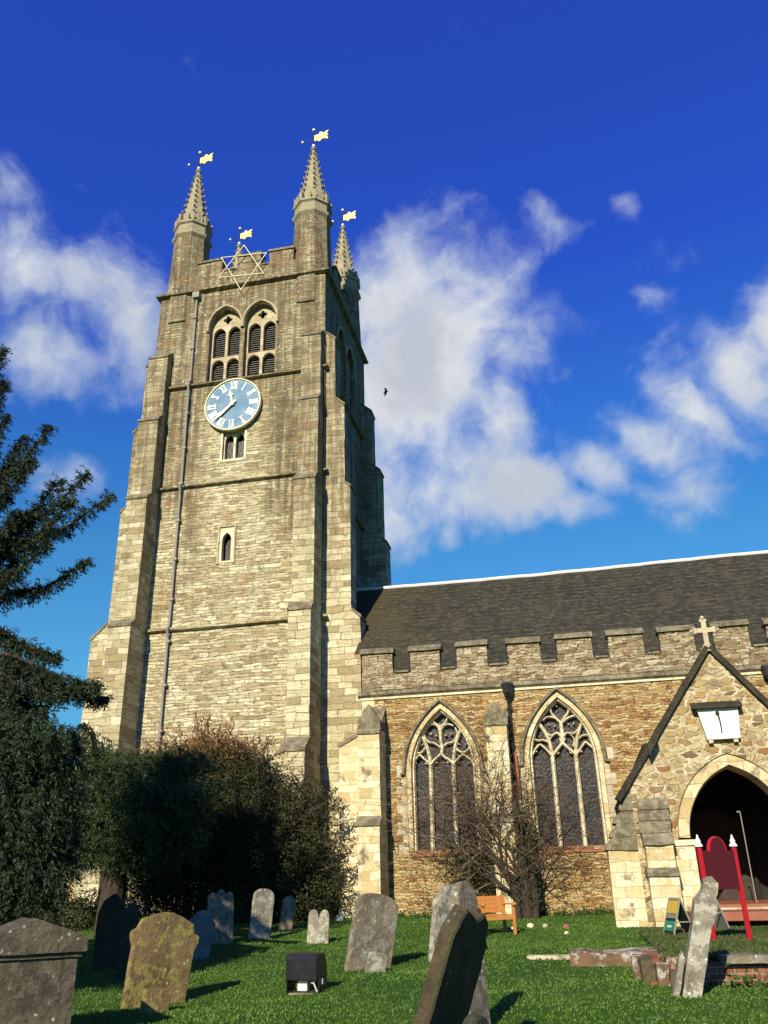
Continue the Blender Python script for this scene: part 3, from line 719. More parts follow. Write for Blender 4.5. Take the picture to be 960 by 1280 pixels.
for h in range(12):
    mb = MB(); a = h*pi/6; s = num[h]; wd = {'I': .085, 'V': .19, 'X': .19}; tw = sum(wd[c] for c in s); u = -tw/2; r0, r1 = .80, 1.16
    u0, u1 = -tw/2, tw/2; eps = 0
    for c in s:
        uc = u+wd[c]/2; e_ = .002*eps; eps += 1
        if c == 'I': mb.prism(clk([(uc-.026, r0), (uc+.026, r0), (uc+.026, r1), (uc-.026, r1)], a), TY0-.213-e_, TY0-.198)
        if c == 'V':
            mb.prism(clk([(uc-.075, r1), (uc-.02, r1), (uc+.03, r0), (uc-.02, r0)], a), TY0-.213-e_, TY0-.198)
            mb.prism(clk([(uc+.05, r1), (uc+.075, r1), (uc+.01, r0), (uc-.015, r0)], a), TY0-.2145-e_, TY0-.198)
        if c == 'X':
            mb.prism(clk([(uc-.085, r1), (uc-.03, r1), (uc+.085, r0), (uc+.03, r0)], a), TY0-.213-e_, TY0-.198)
            mb.prism(clk([(uc+.05, r1), (uc+.075, r1), (uc-.05, r0), (uc-.075, r0)], a), TY0-.2145-e_, TY0-.198)
        u += wd[c]
    for rr in (r0-.012, r1-.012):
        mb.prism(clk([(u0-.01, rr), (u1+.01, rr), (u1+.01, rr+.024), (u0-.01, rr+.024)], a), TY0-.2175, TY0-.198)
    mb.build('numeral', 'white', ck)
mb = MB()
for k in range(60):
    a = k*pi/30; w_ = .02 if k % 5 else .035
    mb.prism(clk([(-w_/2, 1.19), (w_/2, 1.19), (w_/2, 1.25), (-w_/2, 1.25)], a), TY0-.21, TY0-.198)
mb.build('minute_ring', 'goldpaint', ck)
am = radians(38*6+0); ah = radians(348)
MB().prism(clk([(-.04, -.22), (.04, -.22), (.075, .75), (0, 1.12), (-.075, .75)], am), TY0-.30, TY0-.28).build('minute_hand', 'goldpaint', ck)
MB().prism(clk([(-.035, -.1), (.035, -.1), (.05, .42), (.15, .5), (.05, .56), (0, .76), (-.05, .56), (-.15, .5), (-.05, .42)], ah), TY0-.262, TY0-.242).build('hour_hand', 'goldpaint', ck)
MB().prism([(CX+.09*cos(a*pi/8), CZ+.09*sin(a*pi/8)) for a in range(16)], TY0-.325, TY0-.20).build('hub', 'goldpaint', ck)

# six-pointed star hung on the parapet
st = thing('parapet_star', 'thin pale six-pointed star frame hung on the tower battlements', 'star', (-12.82, 29.9, 27.44))
A = [(-12.80, 30.08), (-14.02, 28.36), (-11.74, 28.17)]; B = [(-12.86, 27.44), (-13.96, 29.60), (-11.66, 29.42)]
MB().stroke(A, .05, 29.93, 29.98, cham=.9, closed=True).build('triangle_frame', 'goldpaint', st)
MB().stroke(B, .05, 29.985, 30.03, cham=.9, closed=True).build('triangle_frame', 'goldpaint', st)
MB().tube([(-12.85, 30.0, 27.9), (-12.85, 30.15, 27.9)], .015).tube([(-13.5, 30.0, 29.1), (-13.5, 30.3, 29.1)], .015).tube([(-12.2, 30.0, 29.1), (-12.2, 30.3, 29.1)], .015).build('fixing', 'iron', st)

vl = ['gilded weather vane on the spirelet at the tower\'s front left corner', 'topmost gilded weather vane, on the spirelet at the tower\'s front right corner', 'gilded weather vane on the spirelet behind the front right turret', 'gilded weather vane just above the star, rear left corner']
for (cx, cy), lab in zip(turrets, vl):
    zt = 37.03; v_ = thing('weather_vane', lab, 'weather vane', (cx, cy, zt), group='weather vanes on the tower pinnacles')
    pole = MB().tube([(cx, cy, zt-.05), (cx, cy, zt+1.15)], .028, 6).build('pole', 'iron', v_)
    MB().ball((cx, cy, zt+.06), .09).build('base_ball', 'white', v_)
    MB().ball((cx, cy, zt+1.2), .085).build('top_ball', 'goldpaint', v_)
    d = Vector((cos(radians(8)), -sin(radians(8)), 0))
    mp_ = lambda u, v, q, cx=cx, cy=cy, d=d, zt=zt: (cx+d.x*u-d.y*q, cy+d.y*u+d.x*q, zt+v)
    out_ = [(.05, .38), (.25, .38), (.27, .28), (.4, .28), (.42, .38), (.62, .38), (.8, .26), (.82, .42), (.72, .5), (.84, .6), (.74, .68), (.86, .86), (.68, .84), (.6, .78), (.5, .78), (.48, .9), (.34, .9), (.32, .78), (.05, .78)]
    MB().prism(out_, -.018, .018, mp=mp_).build('banner', 'vanegold', v_)
    MB().tube([mp_(-.62, .55, 0), mp_(.1, .55, 0)], .018, 6).build('arm', 'iron', v_)
    MB().ball(mp_(-.64, .55, 0), .075).build('counterweight', 'goldpaint', v_)
#@@NAVE
# ------------------------------------------------------------------ aisle, roof
AY = 27.0; AX0, AX1 = -6.5, 16.0
W1 = dict(xc=-3.93, hw=1.02, z0=2.50, zs=4.85, za=6.72); W2 = dict(xc=-.22, hw=1.03, z0=2.48, zs=4.95, za=6.84)
W3 = dict(xc=9.6, hw=1.03, z0=2.48, zs=4.95, za=6.84)
DOOR = arch(3.75, .8, .95, 2.5, 3.4)
def wo(W): return arch(W['xc'], W['hw'], W['z0'], W['zs'], W['za'], 14)
MB().prism([(AX0, .2), (AX1, .2), (AX1, 7.28), (AX0, 7.28)], AY, AY+.7, holes=[wo(W1), wo(W2), wo(W3), DOOR]).build('aisle_wall', 'aisle', CH)
MB().box(AX0, AX0+.6, AY+.703, 34, .2, 7.28).build('aisle_wall', 'aisle', CH)
MB().box(AX1-.6, AX1, AY+.703, 41.5, .2, 7.28).build('nave_wall', 'aisle', CH)
MB().box(TX1+.003, AX1, 41.0, 41.6, .2, 7.9).build('nave_wall', 'aisle', CH)
# string under the parapet: pale roll with dark upper edge
o = MB().prism([(AY-.14, 7.27), (AY-.10, 7.40), (AY+.2, 7.44), (AY+.2, 7.22), (AY-.06, 7.20)], AX0-.12, AX1, mp=mpE2).build('string_course', 'coping', CH); roughen(o, .4, .015)
o = MB().prism([(AY-.05, 7.13), (AY-.055, 7.198), (AY+.1, 7.198), (AY+.1, 7.13)], AX0-.04, AX1, mp=mpE2).build('cornice_fillet', 'dressed', CH)
o = MB().box(AX0, AX1, AY+.01, AY+.36, 7.44, 7.97).build('aisle_parapet', 'parapet', CH); roughen(o, .35, .02)
MX = [(-6.49, -5.45), (-4.84, -3.85), (-3.29, -2.31), (-1.62, -.59), (-.05, 1.04), (1.55, 2.62), (3.12, 4.16), (4.73, 5.77), (6.3, 7.3), (7.9, 8.9), (9.5, 10.5), (11.1, 12.1), (12.7, 13.7), (14.3, 15.3)]
for k, (a, b) in enumerate(MX):
    dz = random.uniform(-.03, .03)
    q = MB().box(a, b, AY+.012, AY+.358, 7.97, 8.66+dz).build('merlon', 'parapet', CH); roughen(q, .25, .025)
    c = MB().prism([(AY-.07, 8.67+dz), (AY-.07, 8.75+dz), (AY+.16, 8.90+dz), (AY+.44, 8.72+dz), (AY+.44, 8.665+dz)], a-.06, b+.05, mp=mpE2).build('coping', 'coping', q); roughen(c, .3, .02)
    if k+1 < len(MX):
        c = MB().prism([(AY-.05, 7.98), (AY-.05, 8.03), (AY+.16, 8.09), (AY+.42, 8.03), (AY+.42, 7.98)], b+.053, MX[k+1][0]-.063, mp=mpE2).build('coping', 'coping', o); roughen(c, .3, .012)
# roof: one long tiled slope, slightly sagging, in real courses
def roof():
    nxs, nys = 70, 34; V = []; Fc = []
    RY, RZ, EY, EZ = 34.2, 13.42, 27.5, 7.55
    def rz(x): 
        s = (x+8.8)/24.8; return RZ - .07*sin(pi*min(max(s*1.6, 0), 1)) + .02*noise.noise(Vector((x*.8, 0, 0)))
    def pt(x, f, up=0.0):
        z = EZ+(rz(x)-EZ)*f + .03*noise.noise(Vector((x*.6, f*6, 2))) - .05*sin(pi*f)
        return (x, EY+(RY-EY)*f, z+up)
    mb = MB(); 
    def patch(x0, x1, f0, f1, n):
        rows = max(2, int((f1-f0)*52))
        xs_ = [x0+(x1-x0)*i/n for i in range(n+1)]
        for r_ in range(rows):
            a = f0+(f1-f0)*r_/rows; b = f0+(f1-f0)*(r_+1)/rows
            i = len(mb.v)
            for x in xs_: mb.v.append(pt(x, a, .0)); 
            for x in xs_: mb.v.append(pt(x, a, .028+.008*noise.noise(Vector((x*7, a*50, 0)))))
            for x in xs_: mb.v.append(pt(x, b, .003))
            m_ = n+1
            for k in range(n):
                mb.f.append((i+k, i+k+1, i+m_+k+1, i+m_+k)); mb.f.append((i+m_+k, i+m_+k+1, i+2*m_+k+1, i+2*m_+k))
    patch(-6.4, AX1+.1, 0, .53, 90); patch(TX1+.005, AX1+.1, .53, 1, 96); patch(-7.42, -6.405, .32, .5295, 8)
    me = bpy.data.meshes.new('nave_roof'); me.from_pydata(mb.v, [], mb.f); rf = link('nave_roof', me, 'roof', CH)
    b2 = MB(); b2.box(AX0+.3, AX1, 27.4, 34, 7.2, 7.3)
    b2.prism([(27.75, 7.4), (34.2, 13.25), (41.5, 7.6)], AX1-.5, AX1-.1, mp=mpE2); b2.prism([(31.05, 7.4), (31.05, 10.3), (34.2, 13.2), (41.3, 7.6)], TX1+.01, TX1+.3, mp=mpE2)
    b2.prism([(27.75, 7.2), (31.0, 7.2), (31.0, 10.45)], AX0+.12, AX0+.4, mp=mpE2)
    b2.build('gable_wall', 'aisle', CH)
    MB().poly([(TX1+.01, 34.3, rz(-8)), (AX1, 34.3, rz(15)), (AX1, 41.9, 7.5), (TX1+.01, 41.9, 7.5)]).build('nave_roof', 'roof', CH)
    # ridge capping
    mb = MB(); mb.tube([(TX1+.03+(AX1-TX1)*k/60, RY+.05, rz(TX1+(AX1-TX1)*k/60)+.06+.012*random.random()) for k in range(61)], .085, 8); mb.build('ridge_capping', 'ridge', rf)
roof()

# aisle corner and middle buttresses
buttress(-6.42, -5.74, AY, -1, 'y', [(.3, 3.25, 1.15), (3.3, 5.95, .95)], 'ashlar', 'aisle_buttress', .02, .9)
buttress(AY+.0, AY+.75, AX0, -1, 'x', [(.3, 5.75, .78)], 'ashlar', 'aisle_buttress', .02, .45)
buttress(-2.45, -1.8, AY, -1, 'y', [(.3, 3.2, 1.05), (3.3, 6.0, .8)], 'ashlar', 'aisle_buttress', .02, .6)
for xc, y_, z_ in ((-6.08, AY-.62, 6.35), (-2.12, AY-.5, 6.25)):
    q = MB(); q.prism([(xc-.36, z_-.3), (xc+.36, z_-.3), (xc+.36, z_-.02), (xc, z_+.48), (xc-.36, z_-.02)], y_-.3, y_+.5)
    roughen(q.build('buttress_gablet', 'coping', CH), .25, .03)
# quoin strip beside the tower
mb = MB()
for k in range(22):
    z = .6+k*.3; w_ = .42 if k % 2 else .26; mb.box(AX0-.012, AX0+w_, AY-.012, AY+.2, z, z+.285)
mb.build('quoins', 'ashlar', CH)

def px(o, s, pts, Y=AY+.2):
    r = []
    for a, b in pts:
        q = onY(o[0]+a/s, o[1]+b/s, Y); r.append((q.x, q.z))
    return r
def gothic(W, bars, fine, o0, part_label):
    xc, hw, z0, zs, za = (W[k] for k in ('xc', 'hw', 'z0', 'zs', 'za'))
    # outer jamb / arch moulding flush in the wall opening
    ring = MB().stroke([(xc-hw-.06, z0)]+[(p[0]+(-.06 if p[0] < xc else .06)*(abs(p[0]-xc)/hw), p[1]+.07*(1-abs(p[0]-xc)/hw)) for p in arch_line(xc, hw, zs, za, 14)]+[(xc+hw+.06, z0)], .17, AY-.02, AY+.2, cham=.75)
    wn = ring.build('traceried_window', 'archstone', CH, label=part_label)
    MB().stroke([(xc-hw+.05, z0)]+[(xc+(p[0]-xc)*.94, p[1]-.06*(1-abs(p[0]-xc)/hw)) for p in arch_line(xc, hw, zs, za, 14)]+[(xc+hw-.05, z0)], .10, AY+.10, AY+.36, cham=.4).build('inner_order', 'dressed', wn)
    hd = MB().stroke([(xc-hw-.32, zs-.12), (xc-hw-.22, zs-.1)]+[(xc+(p[0]-xc)*1.21, p[1]+.24*(1-abs(p[0]-xc)/hw)+.02) for p in arch_line(xc, hw, zs, za, 14)]+[(xc+hw+.22, zs-.1), (xc+hw+.32, zs-.12)], .12, AY-.13, AY+.03, cham=.4)
    hd.build('hood_mould', 'coping', wn)
    tr = MB(); k = 0
    for pts, w_, sm in bars:
        k += 1; tr.stroke(px(o0, 5.333, pts), w_*1.3, AY+.16+.0025*k, AY+.34+.001*k, smooth=sm, cham=.3)
    tr.build('tracery', 'dressed', wn)
    MB().prism([(p[0], p[1]) for p in arch(xc, hw-.02, z0+.02, zs, za-.03, 14)], AY+.40, AY+.43).build('glass', 'glass', wn)
    sl = MB().prism([(AY-.04, z0-.16), (AY-.04, z0-.09), (AY+.38, z0+.04), (AY+.38, z0-.16)], xc-hw-.02, xc+hw+.02, mp=mpE2); sl.build('sill', 'redtile', wn)
    mb = MB(); mr = MB(); zz = z0-.1; s = 0
    while zz < zs+.1:
        h_ = random.uniform(.24, .4); wl = (.32, .17)[s % 2]; s += 1
        mb.box(xc-hw-.14-wl, xc-hw-.146, AY-.012, AY+.15, zz, zz+h_-.012); mr.box(xc+hw+.146, xc+hw+.14+wl, AY-.012, AY+.15, zz, zz+h_-.012); zz += h_
    roughen(mb.build('jamb_stones', 'dressed_dim', wn), .3, .008); roughen(mr.build('jamb_stones', 'dressed_dim', wn), .3, .008)
b1 = [([(325,1095),(310,520)],.10,0),([(487,1085),(460,500)],.10,0),
 ([(183,525),(195,492),(215,468),(237,445)],.06,3),([(237,445),(262,468),(288,492),(310,525)],.06,3),
 ([(310,520),(330,485),(352,465),(380,438)],.075,3),([(460,505),(432,478),(405,462),(380,438)],.075,3),
 ([(463,505),(480,485),(502,460),(527,440)],.06,3),([(527,440),(552,460),(580,480),(598,515)],.06,3),
 ([(312,525),(298,440),(272,360),(240,295)],.085,3),([(460,505),(468,420),(484,345),(508,280)],.085,3),
 ([(380,438),(386,400),(378,350),(374,295),(370,255)],.08,3),([(370,255),(345,238),(325,222),(318,200)],.055,3),([(372,255),(395,240),(412,222),(418,200)],.055,3),
 ([(285,255),(320,240),(352,252),(366,280)],.05,4),([(282,345),(302,362),(335,368),(372,395)],.055,3),([(460,250),(425,240),(395,252),(378,280)],.05,4),([(472,345),(450,362),(418,368),(388,395)],.055,3),
 ([(272,262),(262,300),(280,345)],.045,3),([(472,262),(486,300),(472,345)],.045,3),
 ([(192,400),(205,425),(237,432),(262,415),(272,390)],.05,3),([(480,395),(492,415),(525,428),(556,412),(568,385)],.05,3),
 ([(200,375),(216,385)],.03,0),([(262,368),(248,382)],.03,0),([(490,365),(504,378)],.03,0),([(555,365),(540,378)],.03,0),
 ([(300,300),(318,308)],.03,0),([(352,320),(338,310)],.03,0),([(400,318),(418,308)],.03,0),([(455,300),(438,308)],.03,0),
 ([(200,505),(216,500)],.035,0),([(285,505),(268,500)],.035,0),([(340,500),(356,494)],.035,0),([(430,498),(414,492)],.035,0),([(490,500),(506,492)],.035,0),([(575,500),(560,494)],.035,0)]
b2_ = [([(325,1110),(270,500)],.10,0),([(492,1110),(425,488)],.10,0),
 ([(137,500),(160,455),(188,428)],.06,3),([(188,428),(228,462),(262,502)],.06,3),
 ([(272,505),(300,468),(332,425)],.08,3),([(345,425),(385,462),(425,495)],.08,3),
 ([(432,495),(458,455),(490,410)],.06,3),([(490,410),(540,455),(568,492)],.06,3),
 ([(270,502),(252,420),(222,350),(180,290)],.085,3),([(425,490),(432,400),(446,335),(470,275)],.085,3),
 ([(338,430),(338,380),(332,330),(325,280)],.09,3),([(325,282),(292,252),(262,218),(256,182)],.055,3),([(327,282),(352,245),(374,212),(374,175)],.055,3),
 ([(325,288),(285,252),(235,245),(205,268)],.055,4),([(330,288),(375,250),(428,238),(460,272)],.055,4),
 ([(190,300),(222,350),(262,368),(302,352),(334,388)],.06,4),([(466,285),(435,338),(400,355),(362,352),(338,388)],.06,4),
 ([(256,440),(250,400),(272,368)],.045,3),([(408,440),(415,392),(388,362)],.045,3),([(316,440),(325,415),(318,385)],.04,3),([(352,440),(345,412),(356,385)],.04,3),
 ([(142,388),(172,402),(205,398),(236,410)],.05,3),([(445,388),(470,368),(505,368),(540,395)],.05,3),([(470,280),(500,330),(520,390),(556,462)],.06,3),
 ([(148,480),(168,475)],.035,0),([(250,480),(234,474)],.035,0),([(300,492),(316,484)],.035,0),([(398,488),(382,480)],.035,0),([(452,478),(470,470)],.035,0),([(556,470),(538,466)],.035,0),
 ([(240,290),(250,300)],.03,0),([(290,300),(280,308)],.03,0),([(370,285),(380,296)],.03,0),([(415,280),(408,292)],.03,0),([(290,165),(300,175)],.03,0),([(345,160),(334,172)],.03,0)]
gothic(W1, b1, 0, (480, 860), 'three-light traceried window behind the bare shrub')
gothic(W2, b2_, 0, (640, 850), 'three-light traceried window between the shrub and the porch')
xs3 = W3['xc']-W2['xc']
MB().stroke(arch_line(W3['xc'], 1.07, W3['zs'], W3['za']+.05, 14, low=2.4), .17, AY-.02, AY+.2, cham=.7).stroke([(9.25, 2.5), (9.25, 5.0)], .1, AY+.15, AY+.3).stroke([(9.95, 2.5), (9.95, 5.0)], .1, AY+.15, AY+.3).build('traceried_window', 'dressed', CH)
MB().prism(wo(W3), AY+.4, AY+.43).build('window_glass', 'glass', CH)
MB().box(AX0+.8, AX1-.8, 30.0, 30.2, .3, 7.1).build('inner_wall', 'dark', CH)  # near-black colour paints the dim interior behind the windows

# rainwater pipes
for k, (x_, zt) in enumerate(((-1.72, 7.2), (6.05, 7.2))):
    q = MB().tube([(x_, AY-.22, zt-.25), (x_, AY-.1, zt-.5), (x_, AY-.1, 1.0), (x_, AY-.25, .75)], .055, 8).build('downpipe', 'iron', CH)
    MB().lathe((x_, AY-.24, zt-.3), [(.06, 0), (.15, .12), (.18, .35), (.2, .36), (.2, .42)], 8).build('hopper', 'iron', q)
    mb = MB()
    for z in (2.2, 3.9, 5.4, 6.5): mb.lathe((x_, AY-.1, z), [(.056, 0), (.085, .01), (.085, .08), (.056, .09)], 8)
    mb.build('pipe_collar', 'iron', q)
    if k == 0: MB().tube([(x_+.08, AY-.2, 5.2), (x_+.1, AY-.2, 4.6), (x_+.12, AY-.19, 3.9)], .035, 6).build('painted_conduit', 'rust', q)
#@@PORCH
# ------------------------------------------------------------------ porch
PY, PC = 22.5, 3.75
AR = dict(xc=3.74, hw=1.13, z0=.9, zs=2.45, za=4.02)
apx, hwp, ze = 6.85, 2.5, 3.55
sl = (apx-ze)/hwp
MB().prism([(PC-2.4, .2), (PC+2.4, .2), (PC+2.4, apx-2.4*sl), (PC, apx), (PC-2.4, apx-2.4*sl)], PY, PY+.55, holes=[arch(AR['xc'], AR['hw']+.3, AR['z0'], AR['zs'], AR['za']+.33, 14)]).build('porch_gable_wall', 'porch', CH)
MB().box(PC-2.4, PC-1.9, PY+.553, AY-.003, .2, apx-2.4*sl-.1).build('porch_side_wall', 'aisle', CH)
MB().box(PC+1.9, PC+2.4, PY+.553, AY-.003, .2, apx-2.4*sl-.1).build('porch_side_wall', 'aisle', CH)
for s in (-1, 1):
    r_ = MB().prism([(PC+s*2.62, apx-2.62*sl+.03), (PC, apx+.03), (PC, apx+.13), (PC+s*2.66, apx-2.66*sl+.15)], PY+.3, AY+.05).build('porch_roof', 'roof', CH)
    q = MB().stroke([(PC+s*2.72, apx-2.72*sl+.10), (PC+s*1.3, apx-1.3*sl+.13), (PC+s*.02, apx+.12)], .17, PY-.12, PY+.42, cham=.8).build('gable_coping', 'darkcoping', CH)
    roughen(q, .3, .02)
    k = MB().prism([(PC+s*1.62, apx-1.62*sl-.04), (PC+s*1.86, apx-1.86*sl-.06), (PC+s*1.86, apx-1.86*sl+.2), (PC+s*1.62, apx-1.62*sl+.2)], PY-.36, PY+.1).build('kneeler', 'darkcoping', CH)
# arch surround: real voussoir band with a hollow chamfer
mb = MB()
mb.prism(arch(AR['xc'], AR['hw']+.298, AR['zs'], AR['zs'], AR['za']+.328, 14)[2:]+[], PY-.03, PY+.5) if False else None
outer = arch_line(AR['xc'], AR['hw']+.15, AR['zs'], AR['za']+.17, 16)
asr = MB().stroke(outer, .33, PY-.035, PY+.5, cham=.72).build('arch_surround', 'archstone', CH); roughen(asr, .3, .008)
for s in (-1, 1):
    x_ = AR['xc']+s*(AR['hw']+.17)
    MB().box(x_-.20-(.12 if s < 0 else 0), x_+.20+(.12 if s > 0 else 0), PY-.10, PY+.52, .5, 2.27).build('arch_jamb', 'ashlar', CH, bevel=.03)
    roughen(MB().box(x_-.25-(.12 if s < 0 else 0), x_+.25+(.12 if s > 0 else 0), PY-.14, PY+.54, 2.275, 2.40).build('impost', 'dressed', CH), .2, .01)
# diagonal-looking corner buttresses with stepped weatherings
def step_cap(x0, x1, y0, y1, z0, dirx, diry, n, rise, run, m='coping'):
    mb = MB()
    for k in range(n):
        a0, a1, b0, b1 = x0, x1, y0, y1
        if dirx > 0: a0 = x0+run*k
        if dirx < 0: a1 = x1-run*k
        if diry > 0: b0 = y0+run*k
        z = z0+rise*k; h = rise*.98
        sp_ = random.uniform(.03, .07); jx = random.uniform(-.02, .02)
        if dirx > 0: mb.prism([(a0-sp_, z), (a1, z), (a1, z+h), (a0+run*1.1, z+h), (a0-sp_+.01, z+.09)], b0-.03+jx, b1)
        elif dirx < 0: mb.prism([(a0, z), (a1+sp_, z), (a1+sp_-.01, z+.09), (a1-run*1.1, z+h), (a0, z+h)], b0-.03+jx, b1)
        else: mb.prism([(b0-sp_, z), (b1, z), (b1, z+h), (b0+run*.9, z+h), (b0-sp_+.01, z+.09)], a0+jx, a1+jx, mp=mpE2)
    o = mb.build('stepped_weathering', m, CH); roughen(o, .3, .03, 2.4)
for s in (-1, 1):
    def X(a, b): return (PC+a, PC+b) if s < 0 else (PC-b, PC-a)
    a, b = X(-3.12, -2.38)
    roughen(MB().box(a, b, PY+.06, PY+.95, .2, 2.22).build('porch_buttress', 'ashlar', CH), .3, .015)
    step_cap(a, b, PY+.05, PY+.95, 2.223, 1 if s < 0 else -1, 0, 5, .30, .14)
    a, b = X(-2.28, -1.62)
    roughen(MB().box(a, b, PY-.62, PY-.003, .2, 1.62).build('porch_buttress', 'ashlar', CH), .3, .015)
    roughen(MB().box(a+.02, b-.02, PY-.5, PY-.003, 1.8, 2.3).build('porch_buttress', 'ashlar', CH), .3, .015)
    roughen(MB().prism([(PY-.67, 1.62), (PY-.67, 1.68), (PY-.45, 1.83), (PY, 1.83), (PY, 1.62)], a-.03, b+.03, mp=mpE2).build('weathering', 'coping', CH), .2, .02)
    step_cap(a-.02, b+.02, PY-.52, PY, 2.303, 0, 1, 4, .27, .12)
# porch interior
MB().box(PC-1.9, PC+1.9, PY+.55, AY, .84, .98).build('porch_floor', 'redtile', CH)
MB().box(AR['xc']-AR['hw']-.4, AR['xc']+AR['hw']+.5, PY-1.3, PY+.549, .70, .88).build('porch_step', 'redtile', CH, bevel=.015)
MB().box(AR['xc']-AR['hw']-.3, AR['xc']+AR['hw']+.3, PY-.05, PY+.25, .882, .93).build('threshold', 'dressed_dim', CH, bevel=.01)
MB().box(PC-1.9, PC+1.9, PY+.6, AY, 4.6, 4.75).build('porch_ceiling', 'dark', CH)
MB().box(PC-1.897, PC-1.85, PY+.56, AY, .99, 4.6).build('porch_shade_lining', 'dark', CH); MB().box(PC+1.85, PC+1.897, PY+.56, AY, .99, 4.6).build('porch_shade_lining', 'dark', CH)
MB().box(PC-1.84, PC+1.84, AY-.06, AY-.02, .99, 4.6).build('porch_shade_lining', 'dark', CH)  # near-black panels carry the porch's inner shade as colour
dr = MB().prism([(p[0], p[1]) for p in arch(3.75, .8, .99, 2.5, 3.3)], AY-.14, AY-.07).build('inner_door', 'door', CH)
MB().stroke(arch_line(3.75, .88, 2.5, 3.4, 12, low=1.5), .14, AY-.22, AY-.07).build('door_surround', 'dark', dr)  # surround coloured near-black: the porch's shade put into its colour
# gable cross finial
gc = MB(); zc = apx+.2; cx_ = PC+.0
gc.box(cx_-.06, cx_+.06, PY-.0, PY+.12, zc, zc+.62); gc.box(cx_-.26, cx_+.26, PY+.002, PY+.118, zc+.33, zc+.45)
for a, b in ((-.27, .39), (.27, .39), (0, .68)):
    for k in range(3):
        an = k*pi/3*2+(pi/2 if a == 0 else (pi if a < 0 else 0)); gc.ball((cx_+a+.055*cos(an), PY+.06, zc+b+.055*sin(an)), .055, 6)
gc.lathe((cx_, PY+.06, zc-.18), [(.2, 0), (.12, .12), (.1, .2)], 8)
roughen(gc.build('gable_cross', 'dressed_dim', CH), .1, .008)
# tall pale stand inside porch
MB().tube([(4.0, PY+1.2, .98), (4.0, PY+1.2, 3.05)], .014).tube([(3.92, PY+1.2, 3.05), (4.0, PY+1.2, 3.06)], .02).build('light_pole', 'lead', label='thin pale pole standing in the dark porch', cat='pole')

# sundial
sdl = thing('sundial', 'white trapezoid sundial with dark hood on the porch gable', 'sundial', (3.67, PY-.05, 4.62))
MB().prism([(3.20, 5.42), (4.17, 5.42), (4.10, 4.66), (3.33, 4.66)], PY-.17, PY-.03).build('dial_plate', 'sundial', sdl, bevel=.01)
roughen(MB().prism([(PY-.30, 5.40), (PY-.30, 5.45), (PY+.0, 5.60), (PY+.0, 5.40)], 3.08, 4.26, mp=mpE2).build('hood', 'darkcoping', sdl), .2, .012)
MB().tube([(3.66, PY-.17, 5.32), (3.67, PY-.30, 5.16), (3.68, PY-.27, 4.98), (3.69, PY-.17, 4.80)], .016, 6).ball((3.66, PY-.2, 5.28), .05).build('gnomon_shadow_rod', 'iron', sdl)  # dark rod runs on down the dial, standing in for its cast shadow
MB().box(3.36, 3.46, PY-.14, PY-.02, 4.58, 4.655).box(3.94, 4.04, PY-.14, PY-.02, 4.58, 4.655).build('bracket', 'dressed', sdl)
#@@THINGS
# ------------------------------------------------------------------ headstones and yard furniture
def G(x, y):
    d = ray(x, y); lo, hi = 2.0, 60.0
    for _ in range(50):
        m_ = (lo+hi)/2; p = EYE+d*(m_/d.y)
        if p.z > gz(p.x, p.y): lo = m_
        else: hi = m_
    return p
def prof(kind, w, h):
    a = w/2
    if kind == 'round': return [(-a, 0), (a, 0), (a, h*.84)]+[(a*cos(t_), h*.84+h*.16*sin(t_)) for t_ in [k*pi/10 for k in range(1, 10)]]+[(-a, h*.84)]
    if kind == 'shoulder':
        return [(-a, 0), (a, 0), (a*1.02, h*.74), (a*.98, h*.80), (a*.82, h*.80)]+[(a*.74*cos(t_), h*.83+h*.17*sin(t_)) for t_ in [k*pi/10 for k in range(1, 10)]]+[(-a*.82, h*.80), (-a*.98, h*.80), (-a*1.02, h*.74)]
    if kind == 'ogee':
        return [(-a*.93, 0), (a, 0), (a*1.02, h*.60), (a*1.12, h*.70), (a*1.12, h*.76), (a*.95, h*.80), (a*.84, h*.90), (a*.45, h*.965), (a*.1, h), (-a*.1, h), (-a*.45, h*.965), (-a*.84, h*.90), (-a*.95, h*.80), (-a*1.12, h*.76), (-a*1.12, h*.70), (-a*1.0, h*.60)]
    if kind == 'scallop':
        p = [(-a, 0), (a, 0), (a*1.03, h*.82)]
        for c, r_ in ((.68, .3), (0, .36), (-.68, .3)):
            for k in range(1, 6):
                t_ = k*pi/6; p.append((a*(c+r_*cos(t_)), h*(.86+(.14 if c == 0 else .08)*sin(t_))))
        return p+[(-a*1.03, h*.82)]
    if kind == 'twin':
        p = [(-a, 0), (a, 0), (a*1.0, h*.8)]
        for c in (.52, -.52):
            for k in range(1, 8):
                t_ = k*pi/8; p.append((a*(c+.46*cos(t_)), h*(.80+.2*sin(t_))))
            if c > 0: p.append((0, h*.68))
        return p+[(-a, h*.8)]
    if kind == 'pointed': return [(-a, 0), (a, 0), (a, h*.75), (a*.7, h*.9), (0, h), (-a*.7, h*.9), (-a, h*.75)]
    if kind == 'broken':
        return [(-a, 0), (a, 0), (a*1.02, h*.80), (a*.9, h*.83), (a*.8, h*.93), (a*.42, h*.985), (a*.25, h*.955), (a*.05, h*.94), (-a*.3, h*.975), (-a*.62, h*1.0), (-a*.86, h*.93), (-a*1.0, h*.86)]
